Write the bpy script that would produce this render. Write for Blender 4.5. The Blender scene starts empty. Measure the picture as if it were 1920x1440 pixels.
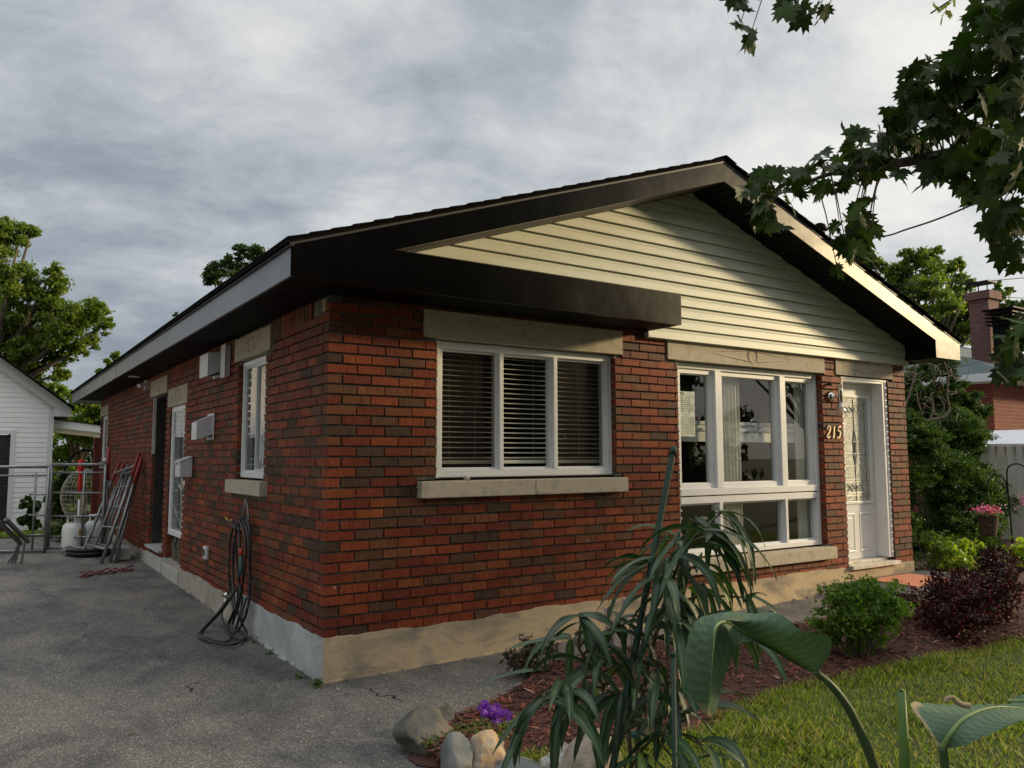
import bpy, bmesh, math, random
import numpy as np
from mathutils import Vector, Matrix
random.seed(7); rng = np.random.default_rng(11)
sc = bpy.context.scene; COL = sc.collection
R = math.radians
# ------------------------------------------------------------------ camera
CP = np.array([-1.8437, -4.8802, 1.3907]); FPX = 1493.4
_y, _p, _r = R(56.232), R(5.275), R(-0.1502)
CF = np.array([math.cos(_y)*math.cos(_p), math.sin(_y)*math.cos(_p), math.sin(_p)])
_R = np.array([math.sin(_y), -math.cos(_y), 0.]); _U = np.cross(_R, CF)
CR = _R*math.cos(_r)+_U*math.sin(_r); CU = -_R*math.sin(_r)+_U*math.cos(_r)
cd = bpy.data.cameras.new('camera'); cam = bpy.data.objects.new('camera', cd); COL.objects.link(cam)
cd.sensor_width = 36; cd.lens = FPX/1920*36; cd.clip_end = 2000; cd.clip_start = .05
cam.matrix_world = Matrix([[CR[0], CU[0], -CF[0], CP[0]], [CR[1], CU[1], -CF[1], CP[1]], [CR[2], CU[2], -CF[2], CP[2]], [0, 0, 0, 1]])
sc.camera = cam
sc.render.resolution_x = 1024; sc.render.resolution_y = 768
# ------------------------------------------------------------------ light
SUN = Vector((2.35, -1.0, 0.62)).normalized()          # towards the sun
ELEV = math.asin(SUN.z); ROT = math.atan2(SUN.x, SUN.y)
sl = bpy.data.lights.new('sun', 'SUN'); sl.energy = 4.6; sl.angle = R(5.0); sl.color = (1.0, .78, .46)
so = bpy.data.objects.new('sun', sl); COL.objects.link(so); so.rotation_euler = SUN.to_track_quat('Z', 'Y').to_euler()
w = bpy.data.worlds.new('World'); sc.world = w; w.use_nodes = True
nt = w.node_tree; nt.nodes.clear()
def N(t, ty, **k):
    n = t.nodes.new(ty)
    for a, b in k.items():
        if a in ('op',): n.operation = b
        elif hasattr(n, a): setattr(n, a, b)
    return n
def mth(t, op, a, b=None, clamp=False):
    n = t.nodes.new('ShaderNodeMath'); n.operation = op; n.use_clamp = clamp
    for i, v in enumerate((a, b)):
        if v is None: continue
        if isinstance(v, (int, float)): n.inputs[i].default_value = v
        else: t.links.new(v, n.inputs[i])
    return n.outputs[0]
def ramp(t, fac, stops, interp='LINEAR'):
    n = t.nodes.new('ShaderNodeValToRGB'); t.links.new(fac, n.inputs[0]); cr = n.color_ramp; cr.interpolation = interp
    while len(cr.elements) < len(stops): cr.elements.new(.5)
    for e, (p, c) in zip(cr.elements, stops):
        e.position = p; e.color = (c[0], c[1], c[2], 1) if not isinstance(c, (int, float)) else (c, c, c, 1)
    return n.outputs[0]
def noise(t, vec, scale, detail=4, rough=.55, dist=0.):
    n = t.nodes.new('ShaderNodeTexNoise'); n.inputs['Scale'].default_value = scale; n.inputs['Detail'].default_value = detail
    n.inputs['Roughness'].default_value = rough; n.inputs['Distortion'].default_value = dist
    if vec is not None: t.links.new(vec, n.inputs['Vector'])
    return n.outputs[0]
def mapping(t, vec, sc_=(1, 1, 1), loc=(0, 0, 0), rot=(0, 0, 0)):
    n = t.nodes.new('ShaderNodeMapping'); n.inputs['Scale'].default_value = sc_; n.inputs['Location'].default_value = loc
    n.inputs['Rotation'].default_value = rot; t.links.new(vec, n.inputs['Vector']); return n.outputs[0]
sky = nt.nodes.new('ShaderNodeTexSky'); sky.sky_type = 'NISHITA'; sky.sun_disc = False; sky.sun_elevation = ELEV; sky.sun_rotation = ROT
tc = nt.nodes.new('ShaderNodeTexCoord'); sx = nt.nodes.new('ShaderNodeSeparateXYZ'); nt.links.new(tc.outputs['Generated'], sx.inputs[0])
zz = mth(nt, 'ADD', mth(nt, 'MAXIMUM', sx.outputs[2], 0.0), .38)
cx = nt.nodes.new('ShaderNodeCombineXYZ')
nt.links.new(mth(nt, 'DIVIDE', sx.outputs[0], zz), cx.inputs[0]); nt.links.new(mth(nt, 'DIVIDE', sx.outputs[1], zz), cx.inputs[1])
mp = mapping(nt, cx.outputs[0], (1.15, 1.3, 1), (3.1, .7, 0), (0, 0, R(28)))
n1 = noise(nt, mp, 1.25, 8, .56, .5); n2 = noise(nt, mapping(nt, mp, (1, 1.25, 1), (5, 2, 0)), 3.4, 9, .62, .25)
mx = mth(nt, 'ADD', mth(nt, 'MULTIPLY', n1, .58), mth(nt, 'MULTIPLY', n2, .42))
dot = nt.nodes.new('ShaderNodeVectorMath'); dot.operation = 'DOT_PRODUCT'; nt.links.new(tc.outputs['Generated'], dot.inputs[0])
dot.inputs[1].default_value = Vector((SUN.x, SUN.y, .25)).normalized()
glow = mth(nt, 'MULTIPLY', mth(nt, 'MAXIMUM', mth(nt, 'ADD', dot.outputs['Value'], .30), 0.0), .20)
cl = ramp(nt, mth(nt, 'ADD', mx, glow), [(.38, (.27, .315, .37)), (.46, (.36, .405, .46)), (.54, (.52, .56, .60)), (.63, (.74, .755, .76)), (.78, (1.0, .98, .93))])
bg1 = nt.nodes.new('ShaderNodeBackground'); nt.links.new(sky.outputs[0], bg1.inputs[0]); bg1.inputs[1].default_value = .08
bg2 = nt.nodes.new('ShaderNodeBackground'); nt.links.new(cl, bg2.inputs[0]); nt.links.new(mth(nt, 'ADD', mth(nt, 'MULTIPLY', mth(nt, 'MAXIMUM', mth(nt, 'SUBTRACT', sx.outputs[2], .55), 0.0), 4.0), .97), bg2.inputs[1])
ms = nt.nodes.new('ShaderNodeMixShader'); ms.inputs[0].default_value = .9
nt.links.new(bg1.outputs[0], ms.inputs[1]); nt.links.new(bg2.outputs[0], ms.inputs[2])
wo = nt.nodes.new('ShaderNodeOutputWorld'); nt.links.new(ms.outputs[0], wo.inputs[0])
sc.view_settings.view_transform = 'Standard'; sc.view_settings.look = 'None'; sc.view_settings.exposure = 0; sc.view_settings.gamma = 1
# ------------------------------------------------------------------ placing helpers
def ray(u, v): return CF*FPX+CR*(u-960)-CU*(v-720)
def PX(x, u, v): d = ray(u, v); return CP+d*(x-CP[0])/d[0]
def PY(y, u, v): d = ray(u, v); return CP+d*(y-CP[1])/d[1]
def PZ(z, u, v): d = ray(u, v); return CP+d*(z-CP[2])/d[2]
def PD(t, u, v): return CP+ray(u, v)/FPX*t
def hgt(x, y):
    h = .0135*min(max(y, 0), 7.5)+.012*min(max(x, 0), 5)
    if y > 10.8: h -= .2*min(1, (y-10.8)/3)
    return h
# ------------------------------------------------------------------ materials
MATS = {}
def mat(name, cols, scale=5, rough=.7, bump=0, bscale=40, metal=0, spec=.5, stretch=(1, 1, 1), detail=5, lo=.35, hi=.65, attr=False, transl=None, rvar=0, bdist=.01):
    if name in MATS: return MATS[name]
    m = bpy.data.materials.new(name); m.use_nodes = True; t = m.node_tree; b = t.nodes['Principled BSDF']
    tc = t.nodes.new('ShaderNodeTexCoord'); v = mapping(t, tc.outputs['Object'], stretch)
    if len(cols) == 1: cols = [cols[0], tuple(c*.88 for c in cols[0])]
    n = noise(t, v, scale, detail)
    c = ramp(t, n, [(lo+(hi-lo)*i/(len(cols)-1), q) for i, q in enumerate(cols)])
    if attr:
        a = t.nodes.new('ShaderNodeAttribute'); a.attribute_name = 'Col'
        mm = t.nodes.new('ShaderNodeMix'); mm.data_type = 'RGBA'; mm.blend_type = 'MULTIPLY'; mm.inputs[0].default_value = 1
        t.links.new(c, mm.inputs[6]); t.links.new(a.outputs['Color'], mm.inputs[7]); c = mm.outputs[2]
    t.links.new(c, b.inputs['Base Color']); b.inputs['Roughness'].default_value = rough; b.inputs['Metallic'].default_value = metal
    b.inputs['Specular IOR Level'].default_value = spec
    if rvar: t.links.new(mth(t, 'ADD', mth(t, 'MULTIPLY', noise(t, v, scale*2.3, 4), rvar*2), rough-rvar), b.inputs['Roughness'])
    if bump:
        bn = t.nodes.new('ShaderNodeBump'); bn.inputs['Strength'].default_value = bump; bn.inputs['Distance'].default_value = bdist
        t.links.new(noise(t, v, bscale, 4), bn.inputs['Height']); t.links.new(bn.outputs[0], b.inputs['Normal'])
    if transl:
        tr = t.nodes.new('ShaderNodeBsdfTranslucent'); mt = t.nodes.new('ShaderNodeMix'); mt.data_type = 'RGBA'; mt.blend_type = 'MULTIPLY'; mt.inputs[0].default_value = 1
        t.links.new(c, mt.inputs[6]); mt.inputs[7].default_value = (*transl[1], 1); t.links.new(mt.outputs[2], tr.inputs[0])
        ms = t.nodes.new('ShaderNodeMixShader'); ms.inputs[0].default_value = transl[0]
        t.links.new(b.outputs[0], ms.inputs[1]); t.links.new(tr.outputs[0], ms.inputs[2]); t.links.new(ms.outputs[0], t.nodes['Material Output'].inputs[0])
    MATS[name] = m; return m
def brick_mat():
    m = bpy.data.materials.new('rug_faced_brick'); m.use_nodes = True; t = m.node_tree; b = t.nodes['Principled BSDF']
    tc = t.nodes.new('ShaderNodeTexCoord'); s = t.nodes.new('ShaderNodeSeparateXYZ'); t.links.new(tc.outputs['Object'], s.inputs[0])
    c = t.nodes.new('ShaderNodeCombineXYZ'); t.links.new(mth(t, 'ADD', s.outputs[0], s.outputs[1]), c.inputs[0]); t.links.new(s.outputs[2], c.inputs[2])
    g = noise(t, mapping(t, c.outputs[0], (105, 1, 10)), 1, 3, .65); big = noise(t, c.outputs[0], 3.5, 4)
    a = t.nodes.new('ShaderNodeAttribute'); a.attribute_name = 'Col'
    f = mth(t, 'MULTIPLY', ramp(t, g, [(.34, .38), (.47, .92), (.66, 1.28)]), ramp(t, big, [(.3, .85), (.7, 1.15)]))
    vm = t.nodes.new('ShaderNodeVectorMath'); vm.operation = 'SCALE'; t.links.new(a.outputs['Color'], vm.inputs[0]); t.links.new(mth(t, 'MULTIPLY', f, .58), vm.inputs['Scale'])
    # small pale mortar smears
    sm = noise(t, c.outputs[0], 22, 3, .6); mk = mth(t, 'GREATER_THAN', sm, .705)
    mm = t.nodes.new('ShaderNodeMix'); mm.data_type = 'RGBA'; t.links.new(mth(t, 'MULTIPLY', mk, .55), mm.inputs[0]); t.links.new(vm.outputs[0], mm.inputs[6]); mm.inputs[7].default_value = (.42, .38, .34, 1)
    t.links.new(mm.outputs[2], b.inputs['Base Color']); b.inputs['Roughness'].default_value = .65; b.inputs['Specular IOR Level'].default_value = .18
    bn = t.nodes.new('ShaderNodeBump'); bn.inputs['Strength'].default_value = .9; bn.inputs['Distance'].default_value = .004
    t.links.new(g, bn.inputs['Height']); t.links.new(bn.outputs[0], b.inputs['Normal'])
    MATS['brick'] = m; return m
M_BRICK = brick_mat()
M_MORTAR = mat('mortar', [(.085, .078, .07), (.19, .175, .155)], 9, .95, .6, 90)
def glass_mat(name, refl, tint=(1, 1, 1), f0=.0, rough=0.0, bump=0, bs=60):
    m = bpy.data.materials.new(name); m.use_nodes = True; t = m.node_tree; t.nodes.remove(t.nodes['Principled BSDF'])
    tr = t.nodes.new('ShaderNodeBsdfTransparent'); tr.inputs[0].default_value = (*tint, 1)
    gl = t.nodes.new('ShaderNodeBsdfGlossy'); gl.inputs['Roughness'].default_value = rough
    fr = t.nodes.new('ShaderNodeFresnel'); ge = t.nodes.new('ShaderNodeNewGeometry')   # same reflectance from either side of the pane
    t.links.new(mth(t, 'SUBTRACT', 1.5, mth(t, 'MULTIPLY', ge.outputs['Backfacing'], 1.5-1/1.5)), fr.inputs[0])
    if bump:
        bn = t.nodes.new('ShaderNodeBump'); bn.inputs['Strength'].default_value = bump; bn.inputs['Distance'].default_value = .01
        tc = t.nodes.new('ShaderNodeTexCoord'); t.links.new(noise(t, tc.outputs['Object'], bs, 3), bn.inputs['Height']); t.links.new(bn.outputs[0], gl.inputs['Normal'])
    f = mth(t, 'MULTIPLY', fr.outputs[0], refl, True)
    if f0: f = mth(t, 'ADD', f, f0, True)
    ms = t.nodes.new('ShaderNodeMixShader'); t.links.new(f, ms.inputs[0]); t.links.new(tr.outputs[0], ms.inputs[1]); t.links.new(gl.outputs[0], ms.inputs[2])
    t.links.new(ms.outputs[0], t.nodes['Material Output'].inputs[0]); MATS[name] = m; return m
M_GLASS = glass_mat('window_glass', 1.7, (.92, .95, .93))
M_CLEAR = glass_mat('clear_glass', 1.6, (.97, .97, .97), .03)
M_SCREEN = glass_mat('insect_screen', 0.0, (.62, .59, .56), .01, .6)
M_DOORGLASS = mat('frosted_textured_glass', [(.50, .52, .47), (.36, .38, .34)], 45, .22, .8, 55, spec=.8, bdist=.02)
M_WHITE = mat('white_vinyl', [(.74, .75, .76), (.68, .69, .70)], 3, .38)
M_DOORP = mat('white_door_paint', [(.72, .73, .74), (.68, .69, .70)], 2, .33)
def blackmetal():
    m = bpy.data.materials.new('black_aluminium'); m.use_nodes = True; t = m.node_tree; t.nodes.remove(t.nodes['Principled BSDF'])
    tc = t.nodes.new('ShaderNodeTexCoord'); df = t.nodes.new('ShaderNodeBsdfDiffuse'); df.inputs[0].default_value = (.0014, .0012, .001, 1)
    gl = t.nodes.new('ShaderNodeBsdfGlossy'); gl.distribution = 'BECKMANN'; gl.inputs['Color'].default_value = (1, .98, .95, 1)
    t.links.new(mth(t, 'ADD', mth(t, 'MULTIPLY', noise(t, tc.outputs['Object'], 3, 4),   .06), .325), gl.inputs['Roughness'])
    bn = t.nodes.new('ShaderNodeBump'); bn.inputs['Strength'].default_value = .10; bn.inputs['Distance'].default_value = .03; t.links.new(noise(t, tc.outputs['Object'], 3, 2), bn.inputs['Height']); t.links.new(bn.outputs[0], gl.inputs['Normal'])
    fr = t.nodes.new('ShaderNodeFresnel'); fr.inputs[0].default_value = 1.31; ms = t.nodes.new('ShaderNodeMixShader'); t.links.new(fr.outputs[0], ms.inputs[0]); t.links.new(df.outputs[0], ms.inputs[1]); t.links.new(gl.outputs[0], ms.inputs[2]); t.links.new(ms.outputs[0], t.nodes['Material Output'].inputs[0]); return m
M_BLKMETAL = blackmetal()
M_SIDEFASCIA = mat('sky_sheen_aluminium', [(.17, .18, .20), (.23, .24, .25)], 1.5, .38, .08, 3, metal=.55, bdist=.03, rvar=.05)  # black eave fascia lightened to grey, sky reflection put into the colour
M_SOFFIT = mat('black_soffit', [(.003, .003, .003), (.006, .0055, .005)], 4, .6, spec=.15)
M_SIDING = mat('cream_vinyl_siding', [(.49, .50, .40), (.55, .56, .45)], 1.6, .5, .12, 60, stretch=(1, 1, 8))
M_SHINGLE = mat('charcoal_shingle', [(.003, .003, .003), (.011, .010, .010)], 60, .95, .7, 120, spec=.04)
M_CONC = mat('grey_cast_stone', [(.38, .335, .255), (.50, .44, .34), (.43, .38, .29)], 9, .9, .7, 150)
M_CONC2 = mat('pale_concrete', [(.36, .35, .33), (.47, .46, .44)], 6, .9, .5, 60)
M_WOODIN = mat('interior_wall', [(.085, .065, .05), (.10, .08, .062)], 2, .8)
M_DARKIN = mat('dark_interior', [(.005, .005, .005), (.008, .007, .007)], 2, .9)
M_CURT = mat('sheer_curtain', [(.86, .85, .80), (.80, .79, .74)], 4, .9, transl=(.4, (1, 1, 1)))
M_FOAM = mat('dripped_white_sealant', [(.75, .73, .68), (.55, .53, .50)], 25, .8, .6, 60)
def foundation_mat():
    m = bpy.data.materials.new('parged_foundation'); m.use_nodes = True; t = m.node_tree; b = t.nodes['Principled BSDF']
    tc = t.nodes.new('ShaderNodeTexCoord'); v = tc.outputs['Object']; s = t.nodes.new('ShaderNodeSeparateXYZ'); t.links.new(v, s.inputs[0])
    side = ramp(t, noise(t, v, 3.5, 7, .62), [(.32, (.30, .315, .32)), (.5, (.40, .415, .42)), (.68, (.50, .51, .51))])
    fr = ramp(t, noise(t, mapping(t, v, (1, 1, 2.2)), 2.2, 7, .6, .6), [(.30, (.17, .15, .12)), (.42, (.33, .27, .19)), (.52, (.48, .37, .24)), (.60, (.52, .40, .25)), (.72, (.30, .27, .22))])
    mm = t.nodes.new('ShaderNodeMix'); mm.data_type = 'RGBA'; t.links.new(mth(t, 'GREATER_THAN', s.outputs[0], .0), mm.inputs[0])
    t.links.new(side, mm.inputs[6]); t.links.new(fr, mm.inputs[7])
    # beige older parging further back on the side
    m2 = t.nodes.new('ShaderNodeMix'); m2.data_type = 'RGBA'; t.links.new(mth(t, 'GREATER_THAN', s.outputs[1], mth(t, 'ADD', mth(t, 'MULTIPLY', noise(t, v, 2, 3), .4), 1.75) if False else 1.95), m2.inputs[0])
    t.links.new(mm.outputs[2], m2.inputs[6]); t.links.new(ramp(t, noise(t, v, 5, 6, .6), [(.3, (.27, .245, .20)), (.7, (.44, .41, .35))]), m2.inputs[7])
    t.links.new(m2.outputs[2], b.inputs['Base Color']); b.inputs['Roughness'].default_value = .92
    bn = t.nodes.new('ShaderNodeBump'); bn.inputs['Strength'].default_value = .55; bn.inputs['Distance'].default_value = .012
    t.links.new(noise(t, mapping(t, v, (1, 1, 1.6)), 16, 7, .65), bn.inputs['Height']); t.links.new(bn.outputs[0], b.inputs['Normal']); return m
M_FOUND = foundation_mat()
def asphalt_mat():
    m = bpy.data.materials.new('worn_asphalt'); m.use_nodes = True; t = m.node_tree; b = t.nodes['Principled BSDF']
    tc = t.nodes.new('ShaderNodeTexCoord'); v = tc.outputs['Object']
    big = noise(t, v, .55, 5, .6, .5); mid = noise(t, mapping(t, v, (1.2, .6, 1)), 2.6, 5, .65, .8)
    bm = mth(t, 'ADD', mth(t, 'MULTIPLY', big, .55), mth(t, 'MULTIPLY', mid, .45))
    base = ramp(t, bm, [(.36, (.058, .058, .059)), (.45, (.118, .113, .106)), (.53, (.180, .168, .150)), (.66, (.26, .225, .18))])
    vo = t.nodes.new('ShaderNodeTexVoronoi'); vo.inputs['Scale'].default_value = 170; t.links.new(v, vo.inputs['Vector'])
    sp = t.nodes.new('ShaderNodeSeparateColor'); t.links.new(vo.outputs['Color'], sp.inputs[0])
    gr = ramp(t, sp.outputs[0], [(.0, .55), (.5, .92), (.8, 1.15), (.93, 1.7), (.985, 2.9)])
    vm = t.nodes.new('ShaderNodeVectorMath'); vm.operation = 'SCALE'; t.links.new(base, vm.inputs[0]); t.links.new(gr, vm.inputs['Scale'])
    # cracks
    vc = t.nodes.new('ShaderNodeTexVoronoi'); vc.feature = 'DISTANCE_TO_EDGE'; vc.inputs['Scale'].default_value = .55
    dn = t.nodes.new('ShaderNodeVectorMath'); dn.operation = 'ADD'; t.links.new(v, dn.inputs[0])
    nn = t.nodes.new('ShaderNodeTexNoise'); nn.inputs['Scale'].default_value = 3; t.links.new(v, nn.inputs['Vector'])
    d2 = t.nodes.new('ShaderNodeVectorMath'); d2.operation = 'SCALE'; d2.inputs['Scale'].default_value = .5; t.links.new(nn.outputs['Color'], d2.inputs[0]); t.links.new(d2.outputs[0], dn.inputs[1])
    t.links.new(dn.outputs[0], vc.inputs['Vector'])
    ck = mth(t, 'MULTIPLY', mth(t, 'LESS_THAN', vc.outputs['Distance'], .0025), mth(t, 'GREATER_THAN', noise(t, v, 1.1, 2), .62))
    mm = t.nodes.new('ShaderNodeMix'); mm.data_type = 'RGBA'; t.links.new(ck, mm.inputs[0]); t.links.new(vm.outputs[0], mm.inputs[6]); mm.inputs[7].default_value = (.012, .012, .012, 1)
    t.links.new(mm.outputs[2], b.inputs['Base Color']); b.inputs['Roughness'].default_value = .82; b.inputs['Specular IOR Level'].default_value = .35
    bn = t.nodes.new('ShaderNodeBump'); bn.inputs['Strength'].default_value = 1.0; bn.inputs['Distance'].default_value = .006
    hh = mth(t, 'ADD', vo.outputs['Distance'], mth(t, 'MULTIPLY', noise(t, v, 60, 5, .7), 1.1)); t.links.new(hh, bn.inputs['Height']); t.links.new(bn.outputs[0], b.inputs['Normal']); return m
M_ASPH = asphalt_mat()
# ------------------------------------------------------------------ mesh building
FRONT = lambda a, d, z: (a, d, z)       # a along the wall, d inward depth
SIDE = lambda a, d, z: (d, a, z)
class MB:
    def __init__(s, T=None): s.v = []; s.f = []; s.c = []; s.m = []; s.T = T or (lambda a, b, c: (a, b, c)); s.col = (1, 1, 1); s.mi = 0
    def add(s, vs, fs):
        o = len(s.v)
        for p in vs: s.v.append(s.T(*p)); s.c.append(s.col)
        for f in fs: s.f.append([i+o for i in f]); s.m.append(s.mi)
    def box(s, x0, x1, y0, y1, z0, z1):
        s.add([(x, y, z) for x in (x0, x1) for y in (y0, y1) for z in (z0, z1)], [(0, 1, 3, 2), (4, 6, 7, 5), (0, 4, 5, 1), (2, 3, 7, 6), (0, 2, 6, 4), (1, 5, 7, 3)])
    def prism(s, poly, ax, a, b):
        def P(p, t): return {'x': (t, p[0], p[1]), 'y': (p[0], t, p[1]), 'z': (p[0], p[1], t)}[ax]
        n = len(poly); s.add([P(p, a) for p in poly]+[P(p, b) for p in poly], [list(range(n)), list(range(2*n-1, n-1, -1))]+[(i, n+i, n+(i+1) % n, (i+1) % n) for i in range(n)])
    def tube(s, pts, r, seg=8, cap=True):
        pts = [Vector(p) for p in pts]; n = len(pts); rs = r if isinstance(r, (list, tuple)) else [r]*n
        vs = []; up = None
        for i, p in enumerate(pts):
            d = (pts[min(i+1, n-1)]-pts[max(i-1, 0)]).normalized()
            if up is None: up = d.orthogonal().normalized()
            up = (up-d*up.dot(d)); up = up.normalized() if up.length > 1e-6 else d.orthogonal().normalized()
            sd = d.cross(up)
            for k in range(seg):
                a = 2*math.pi*k/seg; vs.append(tuple(p+(up*math.cos(a)+sd*math.sin(a))*rs[i]))
        fs = [(i*seg+k, i*seg+(k+1) % seg, (i+1)*seg+(k+1) % seg, (i+1)*seg+k) for i in range(n-1) for k in range(seg)]
        if cap: fs += [list(range(seg-1, -1, -1)), list(range((n-1)*seg, n*seg))]
        s.add(vs, fs)
    def lathe(s, prof, c=(0, 0, 0), seg=20, axis='z'):
        vs = []
        for r, h in prof:
            for k in range(seg):
                a = 2*math.pi*k/seg; p = (r*math.cos(a), r*math.sin(a), h)
                if axis == 'y': p = (p[0], p[2], p[1])
                if axis == 'x': p = (p[2], p[0], p[1])
                vs.append((c[0]+p[0], c[1]+p[1], c[2]+p[2]))
        n = len(prof); fs = [(i*seg+k, i*seg+(k+1) % seg, (i+1)*seg+(k+1) % seg, (i+1)*seg+k) for i in range(n-1) for k in range(seg)]
        fs += [list(range(seg-1, -1, -1)), list(range((n-1)*seg, n*seg))]; s.add(vs, fs)
    def grid(s, rows):
        n = len(rows); m = len(rows[0]); s.add([tuple(p) for r in rows for p in r], [(i*m+j, i*m+j+1, (i+1)*m+j+1, (i+1)*m+j) for i in range(n-1) for j in range(m-1)])
    def build(s, name, mats, parent=None, bevel=0, smooth=False, org=None, recalc=True, sub=0):
        me = bpy.data.meshes.new(name); V = s.v; O = Vector(org) if org is not None else (Vector(parent['_o']) if parent is not None and '_o' in parent else Vector((0, 0, 0)))
        me.from_pydata([tuple(Vector(p)-O) for p in V], [], s.f)
        for m in (mats if isinstance(mats, (list, tuple)) else [mats]): me.materials.append(m)
        me.polygons.foreach_set('material_index', s.m)
        if any(c != (1, 1, 1) for c in s.c):
            a = me.color_attributes.new('Col', 'FLOAT_COLOR', 'POINT'); a.data.foreach_set('color', np.array([(c[0], c[1], c[2], 1) for c in s.c], np.float32).ravel())
        else:
            a = me.color_attributes.new('Col', 'FLOAT_COLOR', 'POINT'); a.data.foreach_set('color', np.ones(len(V)*4, np.float32))
        if recalc:
            bm = bmesh.new(); bm.from_mesh(me); bmesh.ops.recalc_face_normals(bm, faces=bm.faces); bm.to_mesh(me); bm.free()
        if smooth: me.polygons.foreach_set('use_smooth', [True]*len(me.polygons))
        me.update(); o = bpy.data.objects.new(name, me); COL.objects.link(o)
        if parent is not None: o.parent = parent
        if parent is None or '_root' not in (parent or {}): pass
        o['_o'] = list(O)
        if parent is None: o.location = O
        if sub:
            q = o.modifiers.new('s', 'SUBSURF'); q.levels = sub; q.render_levels = sub
        if bevel:
            q = o.modifiers.new('b', 'BEVEL'); q.width = bevel; q.segments = 2; q.limit_method = 'ANGLE'; q.angle_limit = R(40)
        return o
def thing(name, label, cat, loc=(0, 0, 0), group=None):
    o = bpy.data.objects.new(name, None); COL.objects.link(o); o.location = loc; o['_o'] = list(loc); o['label'] = label; o['category'] = cat; o.empty_display_size = .1
    if group: o['group'] = group
    return o
def tag(o, label, cat, group=None):
    o['label'] = label; o['category'] = cat
    if group: o['group'] = group
    return o
def struct(o, label=None):
    o['kind'] = 'structure'
    if label: o['label'] = label
    return o
# leaf instancing ------------------------------------------------
def T_diamond():
    return np.array([(-.5, 0, 0), (0, -.3, .06), (.5, 0, 0), (0, .3, .06)]), [(0, 1, 2), (0, 2, 3)]
def T_oval(fold=.12):
    x = [-.5, -.2, .15, .5]; w = [0, .26, .24, 0]
    v = [(-.5, 0, 0), (-.2, -.26, fold), (.15, -.24, fold), (.5, 0, -.05), (.15, .24, fold), (-.2, .26, fold), (0, 0, 0)]
    return np.array(v), [(0, 1, 6), (1, 2, 6), (2, 3, 6), (3, 4, 6), (4, 5, 6), (5, 0, 6)]
def T_maple():
    half = [(0, -.28), (.12, -.50), (.22, -.33), (.50, -.44), (.34, -.16), (.54, -.12), (.40, .02), (.58, .30), (.34, .20), (.30, .44), (.17, .24), (.16, .56), (.06, .52), (0, .80)]
    # outline around base point; x sideways, y lengthwise
    pts = [(0, -.30), (.10, -.42), (.30, -.46), (.27, -.33), (.52, -.30), (.40, -.16), (.66, .02), (.46, .05), (.56, .27), (.34, .19), (.22, .16), (.26, .42), (.12, .44), (0, .72)]
    L = [(x, y) for x, y in pts]+[(-x, y) for x, y in pts[::-1][1:-1]]
    v = [(0, -.1, 0)]+[(x, y, -.22*abs(x)**1.4-.25*max(y, 0)**2+.05*math.sin(9*x)) for x, y in L]
    n = len(L); return np.array(v)[:, [1, 0, 2]], [(0, 1+i, 1+(i+1) % n) for i in range(n)]
def rots(n, mode='any'):
    q = rng.normal(size=(n, 4)); q /= np.linalg.norm(q, axis=1)[:, None]; a, b, c, d = q.T
    M = np.stack([1-2*(c*c+d*d), 2*(b*c-a*d), 2*(b*d+a*c), 2*(b*c+a*d), 1-2*(b*b+d*d), 2*(c*d-a*b), 2*(b*d-a*c), 2*(c*d+a*b), 1-2*(b*b+c*c)], 1).reshape(n, 3, 3); return M
def frames(dirs, ups, jit=.3):
    x = dirs/np.linalg.norm(dirs, axis=1)[:, None]; u = ups+rng.normal(size=ups.shape)*jit; y = np.cross(u, x); y /= np.linalg.norm(y, axis=1)[:, None]+1e-9; z = np.cross(x, y); return np.stack([x, y, z], 2)
def leaves(name, tmpl, pos, size, M, material, parent=None, cols=None, org=None, ):
    V, Fs = tmpl; n = len(pos); k = len(V); O = np.array(org if org is not None else (parent['_o'] if parent is not None else (0, 0, 0)), float)
    W = np.einsum('nij,kj->nki', M, V)*np.asarray(size).reshape(-1, 1, 1)+np.asarray(pos)[:, None, :]-O
    me = bpy.data.meshes.new(name); fl = [len(f) for f in Fs]; fi = np.concatenate([np.array(f) for f in Fs]); nl = len(fi); nf = len(Fs)
    me.vertices.add(n*k); me.vertices.foreach_set('co', W.astype(np.float32).ravel())
    me.loops.add(n*nl); me.loops.foreach_set('vertex_index', (fi[None, :]+np.arange(n)[:, None]*k).astype(np.int32).ravel())
    st = np.concatenate([[0], np.cumsum(fl)[:-1]]); me.polygons.add(n*nf)
    me.polygons.foreach_set('loop_start', (st[None, :]+np.arange(n)[:, None]*nl).astype(np.int32).ravel())
    me.update(calc_edges=True); me.validate()
    a = me.color_attributes.new('Col', 'FLOAT_COLOR', 'POINT')
    if cols is None: cols = np.ones((n, 3))
    cc = np.ones((n, k, 4), np.float32); cc[:, :, :3] = np.asarray(cols)[:, None, :]; a.data.foreach_set('color', cc.ravel())
    me.materials.append(material); o = bpy.data.objects.new(name, me); COL.objects.link(o); o['_o'] = list(O)
    if parent is not None: o.parent = parent
    else: o.location = O
    return o
def leafmat(name, c1, c2, tr=.35, rough=.5, tcol=(1.5, 1.7, .7), spec=.4):
    return mat(name, [c1, c2], 3, rough, attr=True, transl=(tr, tcol), spec=spec)
M_BARK = mat('bark', [(.06, .045, .035), (.13, .10, .08)], 14, .95, .8, 30, stretch=(1, 1, .3))
exec_order = []
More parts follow.
